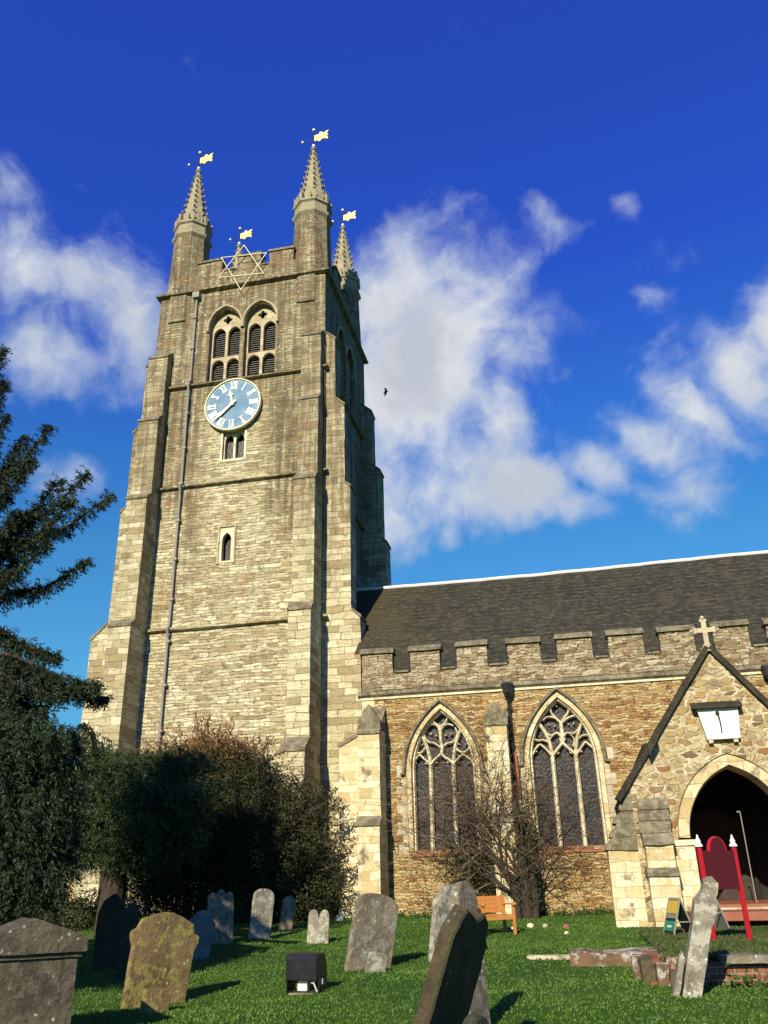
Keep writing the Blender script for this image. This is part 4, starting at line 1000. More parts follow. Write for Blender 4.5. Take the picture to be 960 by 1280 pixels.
def headstone(px_, py_, w_, h_, t_, kind, rz, lean=(0, 0), m='g_grey', label='', foot=.3, base=None, step=.07, amp=.007, name='headstone', cat='gravestone'):
    p = base or G(px_, py_)
    mb = MB().prism(prof(kind, w_, h_), -t_/2, t_/2)
    # fatten below ground
    for i, v_ in enumerate(mb.v):
        if v_[2] == 0: mb.v[i] = (v_[0], v_[1], -foot)
    me = mesh_from(name, mb.v, mb.f)
    bm = bmesh.new(); bm.from_mesh(me); bmesh.ops.dissolve_limit(bm, angle_limit=.01, verts=bm.verts, edges=bm.edges)
    es = [e for e in bm.edges if e.calc_face_angle(0) > .9]
    bmesh.ops.bevel(bm, geom=es, offset=.012, segments=2, affect='EDGES', clamp_overlap=True); bm.to_mesh(me); bm.free()
    o = link(name, me, m, None, label=label, cat=cat)
    roughen(o, step, amp, 4.0)
    for q in o.data.polygons: q.use_smooth = False
    o.location = (p.x, p.y, p.z-.02); o.rotation_euler = (Matrix.Rotation(lean[1], 3, 'Y') @ Matrix.Rotation(lean[0], 3, 'X') @ Matrix.Rotation(rz, 3, 'Z')).to_euler(); return o
R = radians
headstone(190, 1257, .90, 1.17, .13, 'ogee', R(50), (R(-4), R(6)), 'g_ochre', 'ochre headstone with yellow lichen and curved shoulders, leaning right, beside the chest tomb')
headstone(192, 1266, .36, .30, .10, 'round', R(50), (R(-12), 0), 'g_ochre', 'small rounded footstone at the foot of the yellow-lichened headstone', foot=.1, step=.05)
headstone(242, 1200, .52, .90, .09, 'shoulder', R(22), (R(-6), R(9)), 'g_blue', 'blue-grey headstone partly hidden behind the yellow-lichened one')
headstone(275, 1180, .56, 1.14, .09, 'scallop', R(18), (0, R(-2)), 'g_grey', 'tall grey headstone with scalloped top behind the blue-grey one')
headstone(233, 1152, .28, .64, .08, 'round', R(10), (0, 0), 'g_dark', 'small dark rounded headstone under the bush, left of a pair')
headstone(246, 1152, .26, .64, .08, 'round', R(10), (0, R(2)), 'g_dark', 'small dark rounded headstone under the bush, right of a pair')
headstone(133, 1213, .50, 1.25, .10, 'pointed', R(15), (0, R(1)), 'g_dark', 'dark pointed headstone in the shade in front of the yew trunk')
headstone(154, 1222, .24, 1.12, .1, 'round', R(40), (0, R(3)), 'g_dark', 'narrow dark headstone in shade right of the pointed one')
headstone(324, 1174, .52, 1.10, .13, 'round', R(48), (R(-3), R(4)), 'g_pale', 'upright pale headstone with white lichen edges in front of the dark bush')
headstone(356, 1163, .34, .84, .09, 'round', R(20), (0, R(9)), 'g_grey', 'dull grey headstone leaning right at the edge of the bush')
headstone(397, 1180, .46, .70, .10, 'twin', R(10), (0, R(3)), 'g_pale', 'small double-topped headstone like two joined rounds')
headstone(459, 1212, .84, 1.20, .13, 'round', R(44), (R(-4), R(10)), 'g_grey', 'grey lichened round-shouldered headstone leaning right near the floodlight')
headstone(468, 1216, .32, .32, .09, 'round', R(30), (R(-5), R(14)), 'g_pale', 'small pale rounded footstone at the foot of the leaning lichened headstone', foot=.1, step=.05)
headstone(556, 1200, .66, 1.24, .15, 'shoulder', R(48), (0, R(8)), 'g_pale', 'pale lichened headstone left of the bench behind the dark slab')
headstone(597, 1290, .42, 1.50, .12, 'round', R(66), (0, R(-3)), 'g_grey', 'tall round-topped grey stone standing close behind the dark leaning slab')
pM = onY(531, 1320, 8.7)
headstone(0, 0, 1.08, 1.42, .14, 'broken', R(84), (0, 0), 'g_slab', 'large dark slab with broken top leaning steeply right in the foreground', base=Vector((pM.x, pM.y, gz(pM.x, pM.y)-.02)), step=.06, amp=.012)
LS = bpy.context.collection and [o for o in COL.objects if o.get('label', '').startswith('large dark slab')][0]
LS.rotation_euler = (Matrix.Rotation(R(21), 3, 'Y') @ Matrix.Rotation(R(79), 3, 'Z')).to_euler()
pN = onY(585, 1330, 8.3)
headstone(0, 0, .34, .5, .12, 'shoulder', R(60), (0, R(12)), 'g_dark', 'low dark footstone against the foot of the leaning slab', base=Vector((pN.x, pN.y, gz(pN.x, pN.y))), step=.06)

# edge-on shouldered stone on the right
def side_stone():
    p = G(866, 1248); mb = MB()
    pts = [(-.10, -.3), (.11, -.3), (.115, .85), (.15, .95), (.15, 1.12), (.12, 1.2), (.135, 1.25), (.12, 1.38), (.02, 1.44), (-.05, 1.40), (-.06, 1.25), (-.12, 1.12), (-.11, .8)]
    mb.prism(pts, -.22, .22); mb.prism([(-.21, -.3), (-.13, -.3), (-.135, .38), (-.17, .46), (-.2, .4)], -.2, .1)
    o = mb.build('headstone', 'g_pale', None, label='old carved headstone seen edge-on, leaning right before the red notice board', cat='gravestone')
    roughen(o, .08, .015, 3.0); o.location = (p.x, p.y+.3, p.z); o.rotation_euler = (0, R(18), R(-2))
side_stone()

# chest tomb bottom left
def tomb():
    # face normal due east; its right (north) part seen foreshortened
    p0 = onY(18, 1300, 9.3); base = Vector((p0.x, p0.y, gz(p0.x, p0.y)))
    o = thing('chest_tomb', 'big dark grey pedimented tomb with moulded cap at the bottom left corner', 'tomb', base, rot=(0, 0, R(44)), world=False)
    hw_, d_, h_ = .46, .42, .86
    roughen(MB().box(-hw_, hw_, -d_, d_, -.2, h_).build('tomb_body', 'g_tomb', o), .12, .008, 3)
    roughen(MB().box(-hw_-.03, hw_+.03, -d_-.03, d_+.03, h_, h_+.05).build('moulding', 'g_tomb', o), .12, .006, 3)
    roughen(MB().prism([(-hw_-.07, h_+.05), (hw_+.07, h_+.05), (hw_+.07, h_+.19), (0, h_+.38), (-hw_-.07, h_+.19)], -d_-.07, d_+.07).build('tomb_cap', 'g_tomb', o), .12, .008, 3)
tomb()

# floodlight
fp = G(383, 1240)
fl = thing('floodlight', 'black boxy floodlight with white cable sitting on the lawn', 'floodlight', fp, rot=(0, 0, R(-6)), world=False)
hs = MB().prism([(-.20, .16), (-.21, .42), (-.16, .49), (.10, .49), (.17, .40), (.20, .16), (.12, .12), (-.12, .12)], -.235, .235, mp=lambda u, v, d: (d, u, v)).build('housing', 'plastic', fl, bevel=.012)
MB().box(-.245, -.236, -.14, .16, .0, .3).box(.236, .245, -.14, .16, .0, .3).box(-.245, .245, -.1, .12, -.01, .012).build('bracket', 'plastic', fl)
MB().box(-.09, .06, -.12, .0, .02, .12).build('junction_box', 'wire', fl, bevel=.012)
MB().tube([(.02, -.1, .1), (.1, -.14, .15), (.17, -.14, .12), (.21, -.12, .02)], .012).tube([(-.05, -.08, .12), (.0, -.08, .17), (.06, -.08, .14)], .016).build('cable', 'wire', fl)
MB().box(-.256, -.246, -.03, .03, .1, .17).box(.246, .256, -.03, .03, .1, .17).build('pivot_bolt', 'wire', fl)
MB().box(-.18, .16, -.2, .14, -.03, .0).build('base_slab', 'dressed_dim', fl)

# bench (seen from its end quarter)
bp = G(618, 1170)
bn = thing('bench', 'orange varnished wooden bench on the grass by the shrub', 'bench', (bp.x, bp.y+.25, bp.z), rot=(0, 0, R(30)), world=False)
W_ = .38
mb = MB()
for k in range(4): mb.box(-W_+.03, W_-.03, -.24+k*.12, -.24+k*.12+.1, .40, .43)
mb.build('seat', 'orangewood', bn, bevel=.006)
mb = MB()
for k in range(4): mb.box(-W_+.03, W_-.03, .26, .285, .46+k*.088, .46+k*.088+.083)
mb.build('backrest', 'orangewood', bn, bevel=.006)
MB().box(-W_+.03, W_-.03, -.25, -.22, .32, .395).build('apron', 'orangewood', bn)
for s in (-1, 1):
    MB().box(s*W_-.03, s*W_+.03, -.27, -.20, -.03, .62).build('leg', 'orangewood', bn, bevel=.006); MB().box(s*W_-.03, s*W_+.03, .25, .31, -.03, .82).build('leg', 'orangewood', bn, bevel=.006)
    MB().box(s*W_-.04, s*W_+.04, -.31, .25, .622, .655).lathe((s*W_, -.3, .61), [(.05, 0), (.055, .03), (.05, .06)], 12).build('armrest', 'orangewood', bn, bevel=.006)
    MB().box(s*W_-.02, s*W_+.02, -.2, .25, .33, .38).build('rail', 'orangewood', bn)

# notice board: red posts, maroon panel
n0 = Vector((2.05, 16.85, .58)); n1 = Vector((2.70, 17.30, .58))
nb = thing('notice_board', 'blank maroon notice board on two red posts with white finials before the porch arch', 'notice board', (n0+n1)/2)
dirn = (n1-n0); dirn.z = 0; L_ = dirn.length; dirn.normalize(); ang = atan2(dirn.y, dirn.x)
mpn = lambda u, v, d: (n0.x+dirn.x*u-dirn.y*d, n0.y+dirn.y*u+dirn.x*d, n0.z+v)
hp = 1.55
pb = [(0.03, .80), (L_-.03, .80), (L_-.03, 1.44), (L_*.74, 1.42)]+[(L_/2+.19*cos(a), 1.42+.24*sin(a)) for a in [k*pi/10 for k in range(0, 11)]]+[(L_*.26, 1.42), (.03, 1.44)]
MB().prism(pb, -.025, .025, mp=mpn).build('panel', 'maroon', nb)
MB().stroke([pb[3]]+pb[4:15]+[pb[15]], .022, -.035, .035, mp=mpn, cham=.8).build('panel_edging', 'red', nb)
for u in (0, L_):
    q = MB().prism([(u-.035, -.3), (u+.035, -.3), (u+.035, hp-.05), (u-.035, hp-.05)], -.035, .035, mp=mpn).build('post', 'red', nb, bevel=.01)
    c = mpn(u, hp-.05, 0)
    MB().lathe(c, [(.07, 0), (.07, .025), (.04, .06), (.05, .09), (.025, .14), (.010, .20)], 10, ang+pi/4).build('finial', 'white', q)

# A-frame boards
def aframe(p, rz, label, posters):
    o = thing('sandwich_board', label, 'sign', p, rot=(0, 0, rz), world=False)
    for s in (-1, 1):
        M_ = Matrix.Translation((0, 0, .80)) @ Matrix.Rotation(s*R(-19), 4, 'Y')
        mb = MB(); w_, h_ = .27, .84
        for a in (-w_, w_): mb.box(-.014, .014, a-.014, a+.014, -h_, 0, M_)
        mb.box(-.0135, .0135, -w_+.015, w_-.015, -h_, -h_+.03, M_); mb.box(-.0135, .0135, -w_+.015, w_-.015, -.03, 0, M_)
        f_ = mb.build('frame', 'lead', o)
        MB().box(-.006, .006, -w_+.015, w_-.015, -h_+.031, -.031, M_).build('board', 'iron' if posters else 'louvre', f_)
        if s == -1 and posters:
            for (z0, z1, mm) in ((-.28, -.04, 'pyellow'), (-.60, -.42, 'pgreen'), (-.37, -.29, 'louvre')):
                MB().box(-s*0-.012, -.0065, -w_+.03, w_-.03, z0, z1, M_).build('poster', mm, f_)
            MB().box(-.0145, -.0125, -.1, .1, -.54, -.50, M_).build('poster_lettering', 'paper', f_)
    MB().box(-.15, .15, -.24, -.22, .38, .40).build('stay', 'lead', o)
pA = G(848, 1180); pB = Vector((2.55, 20.2, gz(2.5, 20)))
aframe((pA.x+.05, pA.y, pA.z), R(16), 'sandwich board with yellow and green poster leaning by the porch buttress', True)
aframe((pB.x-.1, pB.y, pB.z+.05), R(20), 'plain grey sandwich board half hidden behind the edge-on headstone', False)
# dark post by the right edge of porch
bag = MB().lathe((4.62, 21.6, .5), [(.16, 0), (.17, .35), (.15, .6), (.1, .8), (.12, .95), (.06, 1.1)], 10).build('bin', 'plastic', label='black rounded bin at the right side of the porch step', cat='bin'); roughen(bag, .12, .02, 3)

# raised terrace in front of porch, brick retaining wall, stone coping
TZt = .58
ter = MB().box(1.15, 12, 14.15, 21.9, .0, TZt); tro = ter.build('terrace', 'lawn', kind='structure'); roughen(tro, .5, .03, 1.0)
def tz(x, y): return TZt+.02
bw = thing('retaining_wall', 'low red brick retaining wall with pale stone coping below the notice board', 'wall', (4, 13.6, .2))
roughen(MB().box(1.0, 9, 13.75, 14.1, -.1, .50).build('brickwork', 'brick', bw), .2, .012, 3)
roughen(MB().box(1.72, 9, 13.62, 14.2, .505, .60).build('coping', 'g_grey', bw), .2, .012, 3)
rs = thing('ruined_wall_end', 'crumbling stone and brick end of the retaining wall, left of the edge-on headstone', 'wall', (1.0, 14.1, .2))
for (a, b, c, d, e, f_, m_) in ((.56, .72, 14.5, 14.9, 0, .52, 'ledge'), (.66, .84, 14.0, 14.45, 0, .54, 'g_brown'), (.85, 1.02, 13.66, 14.1, 0, .50, 'ledge'), (1.03, 1.2, 13.6, 13.745, .0, .42, 'g_brown'), (1.21, 1.5, 13.64, 13.745, .0, .33, 'brick'), (.74, .84, 13.75, 13.97, 0, .28, 'brick'), (.62, .95, 14.5, 15.4, 0, .50, 'brick'), (1.0, 1.3, 13.8, 14.3, .4, .57, 'ledge')):
    roughen(MB().box(a, b, c, d, e-.1, f_).build('stone_block', m_, rs), .08, .03, 4)
# ledge slab left of the porch
lg = MB().box(-.35, 1.3, 15.6, 16.5, -.1, .50); lo_ = lg.build('stone_ledge', 'ledge', label='long low stone ledge with crumbling white top between lawn and porch', cat='ledge'); roughen(lo_, .15, .04, 2.2)
lo2 = MB().box(-1.1, -.36, 16.4, 16.75, -.1, .42).build('kerb_stone', 'dressed_dim', label='flat pale kerb stone in the grass left of the long ledge', cat='kerb'); roughen(lo2, .15, .02, 3)
# mossy grass on terrace edge
def tk(x, y): return np.ones(len(x), bool)
gt = grass('grass', 60000, 1.0, 9, 13.85, 21.4, 'mosslawn', (.03, .08), 1.2, zf=lambda x, y: TZt-.02)
gt['label'] = 'mossy rough grass on the raised terrace above the brick wall'; gt['category'] = 'grass'
# loose stones and debris on the grass by the wall
deb = [(664, 1160, .08, 'dressed', 'small white flower pot on the grass right of the shrub'), (682, 1160, .07, 'g_pale', 'small pale stone on the grass right of the white pot'), (708, 1161, .08, 'brick', 'small reddish brick lump on the grass by the church wall'),
       (641, 1163, .06, 'white', 'tiny white scrap in the grass next to the bench'), (425, 1151, .12, 'white', 'larger crumpled white scrap at the foot of the church corner buttress'), (708, 1168, .05, 'dressed', 'flat pale chip in front of the brick lump')]
for (x_, y_, r_, m_, lab) in deb:
    p = G(x_, y_); o = MB().lathe((0, 0, 0), [(r_*.7, -.02), (r_, r_*.5), (r_*.8, r_*1.1), (r_*.3, r_*1.3)], 8).build('flower_pot' if 'pot on' in lab else 'paper_scrap' if m_ == 'white' else 'loose_stone', m_, label=lab, cat='pot' if 'pot on' in lab else 'litter' if m_ == 'white' else 'stone'); roughen(o, .05, r_*.25, 9)
    o.location = p; o.rotation_euler = (random.uniform(-.3, .3), random.uniform(-.3, .3), random.random()*3)

# bird
bpz = onY(482, 490, 45)
b = MB(); b.lathe((0, 0, 0), [(.01, -.17), (.05, -.1), (.07, 0), (.05, .1), (.03, .15), (.005, .2)], 8)
brd = thing('bird', 'small dark bird flying in front of the white cloud', 'bird', bpz, rot=(0, R(70), R(20)), world=False)
b.build('body', 'iron', brd, smooth=True)
MB().prism([(-.02, .05), (.22, .10), (.42, -.08), (.2, -.06), (-.02, -.06)], -.006, .006, mp=lambda u, v, d: (.15*u+d, u, v)).build('wing', 'iron', brd); MB().prism([(.02, .05), (-.22, .10), (-.36, -.12), (-.2, -.06), (.02, -.06)], -.006, .006, mp=lambda u, v, d: (.35*u+d, u, v)).build('wing', 'iron', brd)

# churchyard wall and far house at the left
cw = MB().box(-27, -17.4, 30.2, 30.7, .4, 2.0).build('churchyard_wall', 'aisle', label='sunlit rubble wall glimpsed between the yew trunk and the conifer', cat='wall'); roughen(cw, .3, .04)
hx, hy = -56, 62
ho = thing('brick_house', 'red brick house with clay roof far off at the left edge', 'house', (hx, hy, .9))
MB().box(hx-7, hx+6.5, hy, hy+8, .5, 5.0).build('wall', 'brick', ho)
MB().prism([(hy-.4, 4.9), (hy+4, 7.6), (hy+8.4, 4.9)], hx-7.3, hx+6.8, mp=mpE2).build('roof', 'hroof', ho)
for x_ in (-5, -2, 1, 4):
    for z_ in (1.4, 3.5):
        q = MB().box(hx+x_-.55, hx+x_+.55, hy-.05, hy-.003, z_, z_+1.15).build('window', 'white', ho)
        MB().box(hx+x_-.45, hx+x_-.04, hy-.07, hy-.055, z_+.1, z_+1.05).box(hx+x_+.04, hx+x_+.45, hy-.07, hy-.055, z_+.1, z_+1.05).build('pane', 'glass', q)
#@@TREES
# ------------------------------------------------------------------ vegetation
def needles(P, n, spread, L, W, droop=.6):
    """n cards round every point of P"""
    Q = np.repeat(P, n, axis=0)+rng.normal(size=(len(P)*n, 3))*spread
    D_ = rng.normal(size=Q.shape); D_[:, 2] -= droop
    return Q, D_, L*(.6+.8*rng.random(len(Q))), W*(.6+.8*rng.random(len(Q)))
def combed(P, T, n, spread, L, W, ang=.75):
    """needles set in rows along twigs: direction = twig + sideways"""
    Q = np.repeat(P, n, axis=0)+rng.normal(size=(len(P)*n, 3))*spread
    D_ = np.repeat(T, n, axis=0); D_ = D_/(np.linalg.norm(D_, axis=1)[:, None]+1e-6); r = rng.normal(size=D_.shape); r -= D_*(r*D_).sum(1)[:, None]; r /= np.linalg.norm(r, axis=1)[:, None]
    D_ = D_+r*ang; return Q+r*L*.4, D_, L*(.7+.6*rng.random(len(Q))), W*(.7+.6*rng.random(len(Q)))
TW = {}
def spray(path, rs, n_side, side_len, drop, rad):
    """points along a branch with drooping side sprays"""
    pts = []; tw = []
    path = [Vector(p) for p in path]; sm = catmull(path, 10)
    for k, p in enumerate(sm):
        f_ = k/(len(sm)-1); d = (sm[min(k+1, len(sm)-1)]-sm[max(k-1, 0)]).normalized()
        for _ in range(n_side):
            s = Vector((random.gauss(0, 1), random.gauss(0, 1), random.gauss(-.35, .7))); s = (s-d*s.dot(d)*.5).normalized()
            s = (s+d*.35).normalized(); ln = side_len*(1-.62*f_)*random.uniform(.35, 1); q = p.copy(); line = [q.copy()]
            m_ = max(3, int(ln/.045))
            for j in range(m_):
                s = (s+Vector((random.gauss(0, .22), random.gauss(0, .22), random.gauss(-drop*.1, .12)))).normalized(); q = q+s*(ln/m_); pts.append(q.copy()); TW.setdefault('d', []).append(tuple(s))
                if j % 3 == 2: line.append(q.copy())
            tw.append(line)
    return sm, pts, tw

def blob_points(blobs_, n):
    """uneven clumps inside ellipsoids; returns points"""
    out_ = []
    vol = [b[1][0]*b[1][1]*b[1][2] for b in blobs_]; tot_ = sum(vol)
    for (c, r_), vv in zip(blobs_, vol):
        k = int(n*vv/tot_); d = rng.normal(size=(k, 3)); d /= np.linalg.norm(d, axis=1)[:, None]
        rad = rng.random(k)**.42
        lump = np.array([1+.28*noise.noise(Vector(tuple(x*2.2))+Vector(c))+.16*noise.noise(Vector(tuple(x*6.0))+Vector(c)) for x in d])
        out_.append(np.array(c)+d*(rad*lump)[:, None]*np.array(r_))
    return np.concatenate(out_)
def PB(x_, y_, Y, rx, rz_, ry): return (tuple(onY(x_, y_, Y)), (rx, ry, rz_))

def conifer():
    base = Vector((-11.0, 12.4, gz(-11.0, 12.4)))
    tr = thing('conifer_tree', 'tall dark conifer with drooping ragged branches at the left edge', 'tree', base)
    MB().tube([base+Vector((0, 0, -.3)), base+Vector((.05, 0, 1)), base+Vector((-.1, .1, 4)), base+Vector((0, 0, 8)), base+Vector((-.5, .3, 9.5)), base+Vector((-.9, .5, 11.5))], [.42, .36, .30, .22, .12, .03], 12).build('trunk', 'bark', tr)
    ax = base.x
    # branches ending at places seen on the left side of the frame
    tips = [(4,437,13,7.9),(6,478,12.8,7.6),(8,520,12.6,7.2),(30,548,12.6,7.0),(62,534,12.6,7.0),(40,575,12.0,6.6),(109,592,12.6,5.9),(138,618,12.8,5.9),(75,600,11.9,5.8),(90,625,12.0,5.7),(108,700,12.6,5.2),(60,680,12.0,4.9),(20,640,11.8,5.4),(40,640,12.3,5.3),(20,700,12.6,4.8),(-5,790,12.4,4.0),
            (70,820,12.6,3.6),(132,872,12.8,3.4),(122,856,12.4,3.5),(75,870,11.8,3.2),(20,860,11.6,3.3),(60,915,12.2,2.9),(95,930,12.4,2.8),(30,925,11.5,2.6),(50,1000,11.8,2.0),(15,980,11.2,2.0),(80,1010,12.3,1.9),(40,1075,11.8,1.3),(70,1070,12.2,1.3),(10,1060,11.2,1.2),(85,965,12.6,2.2),(50,1040,12.0,1.6),(25,890,11.6,3.0),(55,885,12.0,3.1),(5,930,11.2,2.4),(35,960,11.6,2.3),(70,940,12.1,2.5),(5,1020,11.2,1.6),(30,1030,11.5,1.6),(60,975,12.0,2.2),(25,1110,11.5,.9),(55,1110,11.8,.9),(5,1115,11.2,.8),(88,1045,12.3,1.6),(-40,500,12,7.5),(-60,600,12,6.2),(-60,700,11.6,5),(-70,820,11.4,3.8),(-60,930,11.3,2.6),(-40,1040,11.2,1.5)]
    allp = []; wood = MB()
    for (x_, y_, Y, zb) in tips:
        e = onY(x_, y_, Y); st_ = Vector((base.x, base.y, base.z+zb+.1)); st_.z = min(st_.z, e.z+1.0) if zb > 4.5 else e.z+.9
        mid = (st_+e)/2+Vector((0, 0, .18)); mid2 = st_*.25+e*.75+Vector((0, 0, .02 if zb < 5 else -.10))
        sm, pts, tw = spray([st_, mid, mid2, e], 0, 9 if y_ < 800 else 11, .46 if y_ < 800 else .60, 2.0 if y_ < 800 else 3.0, 0)
        if y_ < 800: pts = [p for p in pts if True]
        allp += pts; wood.tube(sm, [.06*(1-k/len(sm))+.008 for k in range(len(sm))], 5)
        for ln in tw[::3]:
            if len(ln) > 1: wood.tube(ln, .006, 3, cap=False)
    for k in range(46):   # upper and far side, off frame but casts the shade
        a = random.random()*2*pi; a = random.uniform(.55*pi, 1.45*pi); z0 = random.uniform(3, 11); r_ = (12-z0)*.3+.5; st_ = base+Vector((-.3, .1, z0)); e = st_+Vector((cos(a)*r_, sin(a)*r_*.8, -.3))
        sm, pts, tw = spray([st_, (st_+e)/2+Vector((0, 0, .2)), e], 0, 5, .8, 1.5, 0); allp += pts
    P = np.array([tuple(p) for p in allp]); T_ = np.array(TW['d'])
    bl = [PB(25,930,11.6,.75,.55,.6), PB(60,985,11.9,.55,.6,.5), PB(20,1030,11.5,.8,.7,.6), PB(65,1060,12.0,.42,.6,.45), PB(25,1100,11.6,.75,.45,.5), PB(-30,980,11.4,.9,1.3,.7), PB(90,920,12.3,.4,.25,.3)]
    B_ = blob_points(bl, 5200); lines = []; dirs = []
    for p in B_:
        d = Vector((random.gauss(.2, .5), random.gauss(0, .5), random.gauss(-.5, .3))).normalized(); q = Vector(p)
        for j in range(6): q = q+d*.04; d.z -= .12; lines.append(tuple(q)); dirs.append(tuple(d))
    P = np.concatenate([P, np.array(lines)]); T_ = np.concatenate([T_, np.array(dirs)])
    print('conifer pts', len(P)); 
    Q, D_, L, W = combed(P, T_, 4, .010, .075, .020)
    cards('crown', Q, D_, L, W, 'conifer', tr)
    wood.build('branches', 'bark', tr)
conifer()

def yew():
    Y0 = 21.3; b_ = G(135, 1168); base = Vector((b_.x, b_.y, gz(b_.x, b_.y)))
    print('yew', base)
    tr = thing('yew_tree', 'spreading yew with short thick trunk and low dark crown before the tower buttress', 'tree', base)
    c_ = onY(150, 1010, base.y)
    MB().tube([base+Vector((0, 0, -.3)), base+Vector((0, 0, .6)), base+Vector((.05, .05, 1.7)), Vector((c_.x+.1, base.y, c_.z))], [.42, .34, .30, .18], 12).build('trunk', 'bark', tr)
    Yb = base.y
    bl = [PB(150,1010,Yb,1.5,1.3,1.5), PB(110,1000,Yb,1.1,1.4,1.2), PB(195,1010,Yb-.7,1.3,.95,1.1), PB(235,1000,Yb-1.0,.75,.45,.6), PB(215,1045,Yb-.8,1.0,.6,.8), PB(180,965,Yb,1.6,.55,1.2), PB(130,960,Yb-.5,1.1,.55,1.0), PB(225,950,Yb+.3,.9,.4,.8), PB(90,1050,Yb,1.0,.9,1.0), PB(165,1060,Yb,1.6,.6,1.2), PB(110,935,Yb-.4,.7,.35,.6), PB(255,985,Yb-1.1,.5,.22,.4)]
    P = blob_points(bl, 9500)
    # drooping sprigs from every point
    S = []; ST_ = []
    for p in P:
        d = Vector((random.gauss(.35, .5), random.gauss(-.2, .5), random.gauss(-.15, .3))).normalized(); q = Vector(p)
        for j in range(7): q = q+d*.05; d.z -= .10; S.append(tuple(q)); ST_.append(tuple(d))
    S = np.array(S); Q, D_, L, W = combed(S, np.array(ST_), 3, .010, .085, .024)
    cards('crown', Q, D_, L, W, 'yew', tr)
    wood = MB()
    for k in range(26):
        c = random.choice(bl)[0]; s = base+Vector((0, 0, random.uniform(1.2, 2.2))); e = Vector(c)+Vector((random.gauss(0, .5), random.gauss(0, .4), random.gauss(0, .3)))
        wood.tube(catmull([s, (s+e)/2+Vector((0, 0, .3)), e], 5), [.07]*5+[.05]*5+[.02], 5)
    wood.build('branches', 'bark', tr)
yew()

def hawthorn():
    base = Vector((-10.4, 26.0, gz(-10.4, 26.0)))
    tr = thing('hawthorn_bush', 'large rounded dark bush with rusty tinted top against the tower', 'bush', base)
    Yb = 26.3
    bl = [PB(265,1010,Yb,2.0,2.2,1.4), PB(320,1040,Yb,1.9,1.9,1.3), PB(225,1050,Yb,1.6,2.0,1.2), PB(365,1075,Yb-.2,1.2,1.4,1.0), PB(388,1072,Yb-.3,.62,1.1,.7), PB(260,950,Yb,1.5,.75,1.0), PB(215,980,Yb,.9,.9,.9), PB(320,975,Yb,.9,.7,.8), PB(300,1110,Yb,2.6,1.3,1.2), PB(380,1115,Yb-.2,1.2,.9,.9), PB(200,1110,Yb,1.4,1.1,1.0), PB(370,1015,Yb,.55,.5,.5), PB(395,1030,Yb-.2,.35,.4,.4)]
    P = blob_points(bl, 42000)
    Q, D_, L, W = needles(P, 5, .09, .07, .045, 0)
    # ragged outer twigs
    wood = MB(); T = []
    for k in range(420):
        c, r_ = random.choice(bl[:9]+bl[11:]); a = random.uniform(-.3, pi+.3); s = Vector(c)+Vector((r_[0]*.75*cos(a), random.uniform(-.8, .2)*r_[1], r_[2]*.75*sin(a)))
        d = Vector((cos(a)+random.gauss(0, .4), random.gauss(-.2, .4), sin(a)*.8+random.gauss(.3, .4))).normalized(); ln = [s.copy()]; q = s.copy()
        for j in range(7):
            d = (d+Vector((random.gauss(0, .25), random.gauss(0, .25), random.gauss(0, .2)))).normalized(); q = q+d*.13; ln.append(q.copy())
            if j > 1:
                for _ in range(5): T.append(tuple(q+Vector((random.gauss(0, .05), random.gauss(0, .05), random.gauss(0, .05)))))
        wood.tube(ln, [.011]*7+[.004], 3, cap=False)
    for k in range(9):
        s = base+Vector((random.uniform(-.6, .6), random.uniform(-.3, .3), 0)); e = Vector(random.choice(bl)[0]); wood.tube(catmull([s, s*.6+e*.4+Vector((0, 0, .5)), e], 5), [.12]*5+[.07]*5+[.02], 6)
    T = np.array(T); Dt = rng.normal(size=T.shape)
    Q = np.concatenate([Q, T]); D_ = np.concatenate([D_, Dt]); L = np.concatenate([L, .06+.04*rng.random(len(T))]); W = np.concatenate([W, .03+.03*rng.random(len(T))])
    cards('crown', Q, D_, L, W, 'bush', tr); wood.build('branches', 'twig', tr)
hawthorn()

def hedge():   # dark undergrowth under and behind the yew
    bl = []
    for k in range(9):
        x_ = -20+k*.85; bl.append(((x_, 24.5+random.uniform(-.4, .4), .9), (.8, .7, random.uniform(.45, .8))))
    P = blob_points(bl, 5200); Q, D_, L, W = needles(P, 4, .09, .09, .05, 0)
    cards('undergrowth', Q, D_, L, W, 'bush', None, kind='stuff', label='dark low undergrowth below the yew and conifer', cat='undergrowth')
hedge()
def far_trees():
    specs = [(-52, 75, 9, 'rounded far tree left of the brick house'), (-62, 68, 8, 'far tree partly out of frame beyond the conifer')]
    for x_, y_, h, lab in specs:
        tr = thing('far_tree', lab, 'tree', (x_, y_, .9)); MB().tube([(x_, y_, .5), (x_, y_, h*.6)], [.4, .2], 8).build('trunk', 'bark', tr)
        P = blob_points([((x_, y_, h*.62), (h*.38, h*.38, h*.36))], 3000); Q, D_, L, W = needles(P, 3, .25, .35, .22, 0); cards('crown', Q, D_, L, W, 'bush', tr)
far_trees()

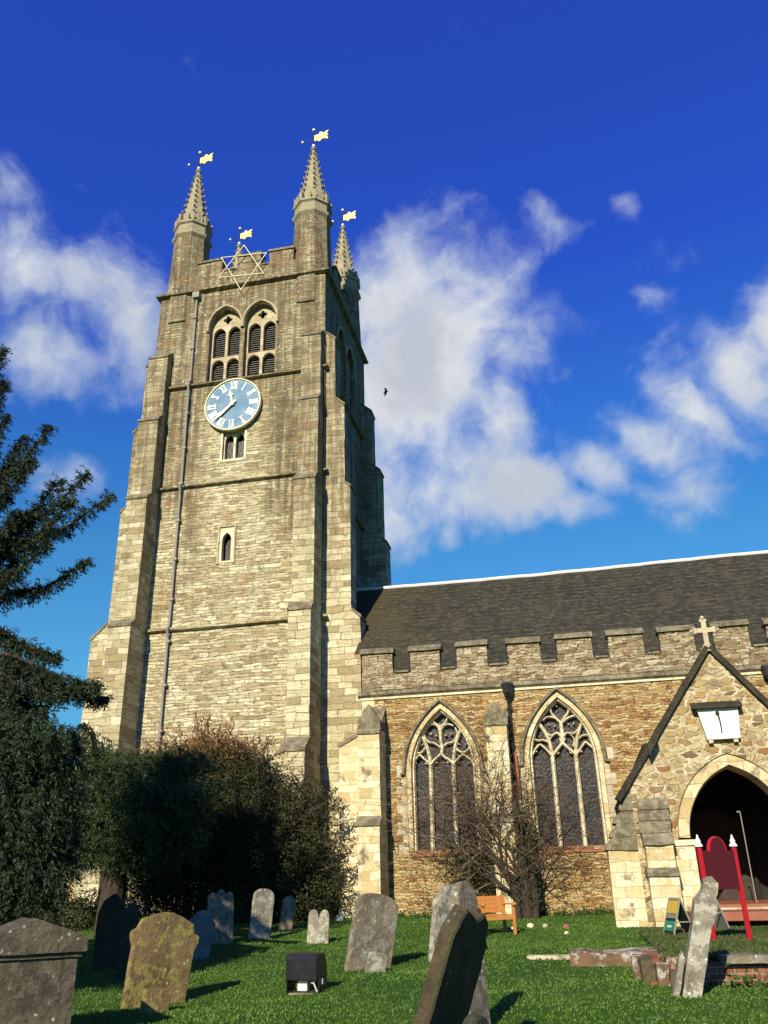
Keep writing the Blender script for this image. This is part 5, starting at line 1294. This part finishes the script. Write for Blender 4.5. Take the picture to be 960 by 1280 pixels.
def wall_shrub():
    b_ = G(655, 1148); base = Vector((b_.x, min(b_.y, 25.9), gz(b_.x, 25.9)-.05))
    tr = thing('wall_shrub', 'tangled nearly bare shrub with dark stems against the church wall, over the bench', 'shrub', base)
    wood = MB(); twig = MB(); leafs = []
    def grow(p, d, ln, r_, lev):
        pts = [p.copy()]; n = 6
        for j in range(n):
            d = (d+Vector((random.gauss(0, .16), random.gauss(0, .12), random.gauss(.02, .12)))).normalized(); 
            p = p+d*(ln/n); p.y = min(p.y, 26.75); pts.append(p.copy())
            if lev < 4 and j >= (2 if lev == 0 else 1) and random.random() < (.75, .75, .7, .55)[lev]:
                s = Vector((random.gauss(0, 1), random.gauss(0, .6), random.gauss(.1, .8))).normalized(); grow(p.copy(), (d*.55+s*.75).normalized(), ln*random.uniform(.5, .8), r_*.55, lev+1)
        (wood if lev < 2 else twig).tube(pts, [r_*(1-.6*k/n) for k in range(n+1)], 7 if lev < 2 else 3, cap=False)
        if lev >= 3:
            for q in pts[1:]:
                if random.random() < .5: leafs.append(tuple(q))
    targets = [(545,960,1.0),(560,1010,1),(520,1000,1),(600,960,1),(640,970,1),(620,1020,1),(575,1060,1),(530,1060,1),(655,1000,1),(600,1090,1),(570,980,1),(555,1040,1),(610,950,1),(650,960,1),(590,1040,1),(540,1000,1),(630,1060,1),(515,1065,1),(670,990,1),(625,985,1),(545,1090,1),(665,1060,1),(500,1030,1),(640,930,1),(675,1030,1),(585,985,1),(610,1000,1)]
    for (x_, y_, _) in targets:
        e = onY(x_, y_, 26.2+random.uniform(-.4, .3)); s = base+Vector((random.uniform(-.25, .15), random.uniform(-.1, .1), random.uniform(.3, 1.2))); d = (e-s); 
        grow(s, d.normalized(), d.length*.75, .035, 1)
    wood.tube(catmull([base+Vector((.1, 0, -.2)), base+Vector((.12, 0, .9)), base+Vector((.02, .1, 2.0)), base+Vector((-.05, .2, 3.3))], 5), [.16]*6+[.11]*5+[.07]*4+[.03], 9)
    wood.tube(catmull([base+Vector((-.15, 0, -.2)), base+Vector((-.2, 0, .7)), base+Vector((-.7, .1, 1.6)), base+Vector((-1.3, .2, 2.3))], 5), [.10]*6+[.08]*5+[.05]*4+[.02], 8)
    wood.tube(catmull([base+Vector((.3, 0, -.2)), base+Vector((.34, .1, 1.0)), base+Vector((.28, .2, 2.6))], 5), [.12]*5+[.08]*5+[.03], 8)
    wood.build('trunk', 'bark', tr); twig.build('twigs', 'twig', tr)
    P = np.array(leafs); print('shrub leaf', len(P)); Q, D_, L, W = needles(P, 2, .05, .05, .028, .2); cards('leaves', Q, D_, L, W, 'shrubleaf', tr)
    # darker ivy-like mass about the stems and under the window
    bl = [(tuple(base+Vector((.15, .1, .9))), (.35, .3, 1.0)), (tuple(base+Vector((-1.3, .4, 1.5))), (1.1, .3, .55)), (tuple(base+Vector((.1, .2, 2.2))), (.5, .3, .8))]
    P = blob_points(bl, 2600); Q, D_, L, W = needles(P, 2, .06, .07, .05, 0); cards('ivy', Q, D_, L, W, 'bush', tr)
wall_shrub()
def weeds():
    P = []
    for (x0, x1, y0, y1, z, n) in ((1.6, 6, 13.2, 13.7, .25, 500), (-3, .5, 26.5, 26.95, .72, 500), (-5.6, -2.6, 26.4, 26.9, .7, 400), (1.2, 1.7, 13.6, 14.0, .35, 120), (.3, 1.4, 26, 26.9, .85, 150)):
        for _ in range(n):
            x_ = random.uniform(x0, x1); y_ = random.uniform(y0, y1)
            if noise.noise(Vector((x_*2.5, y_, 9))) > -.05: P.append((x_, y_, gz(x_, y_)+abs(random.gauss(0, .07))))
    P = np.array(P); Q, D_, L, W = needles(P, 4, .05, .07, .035, -.5)
    cards('weeds', Q, D_, L, W, 'weed', None, kind='stuff', label='leafy weeds growing along the foot of the walls', cat='weeds')
weeds()
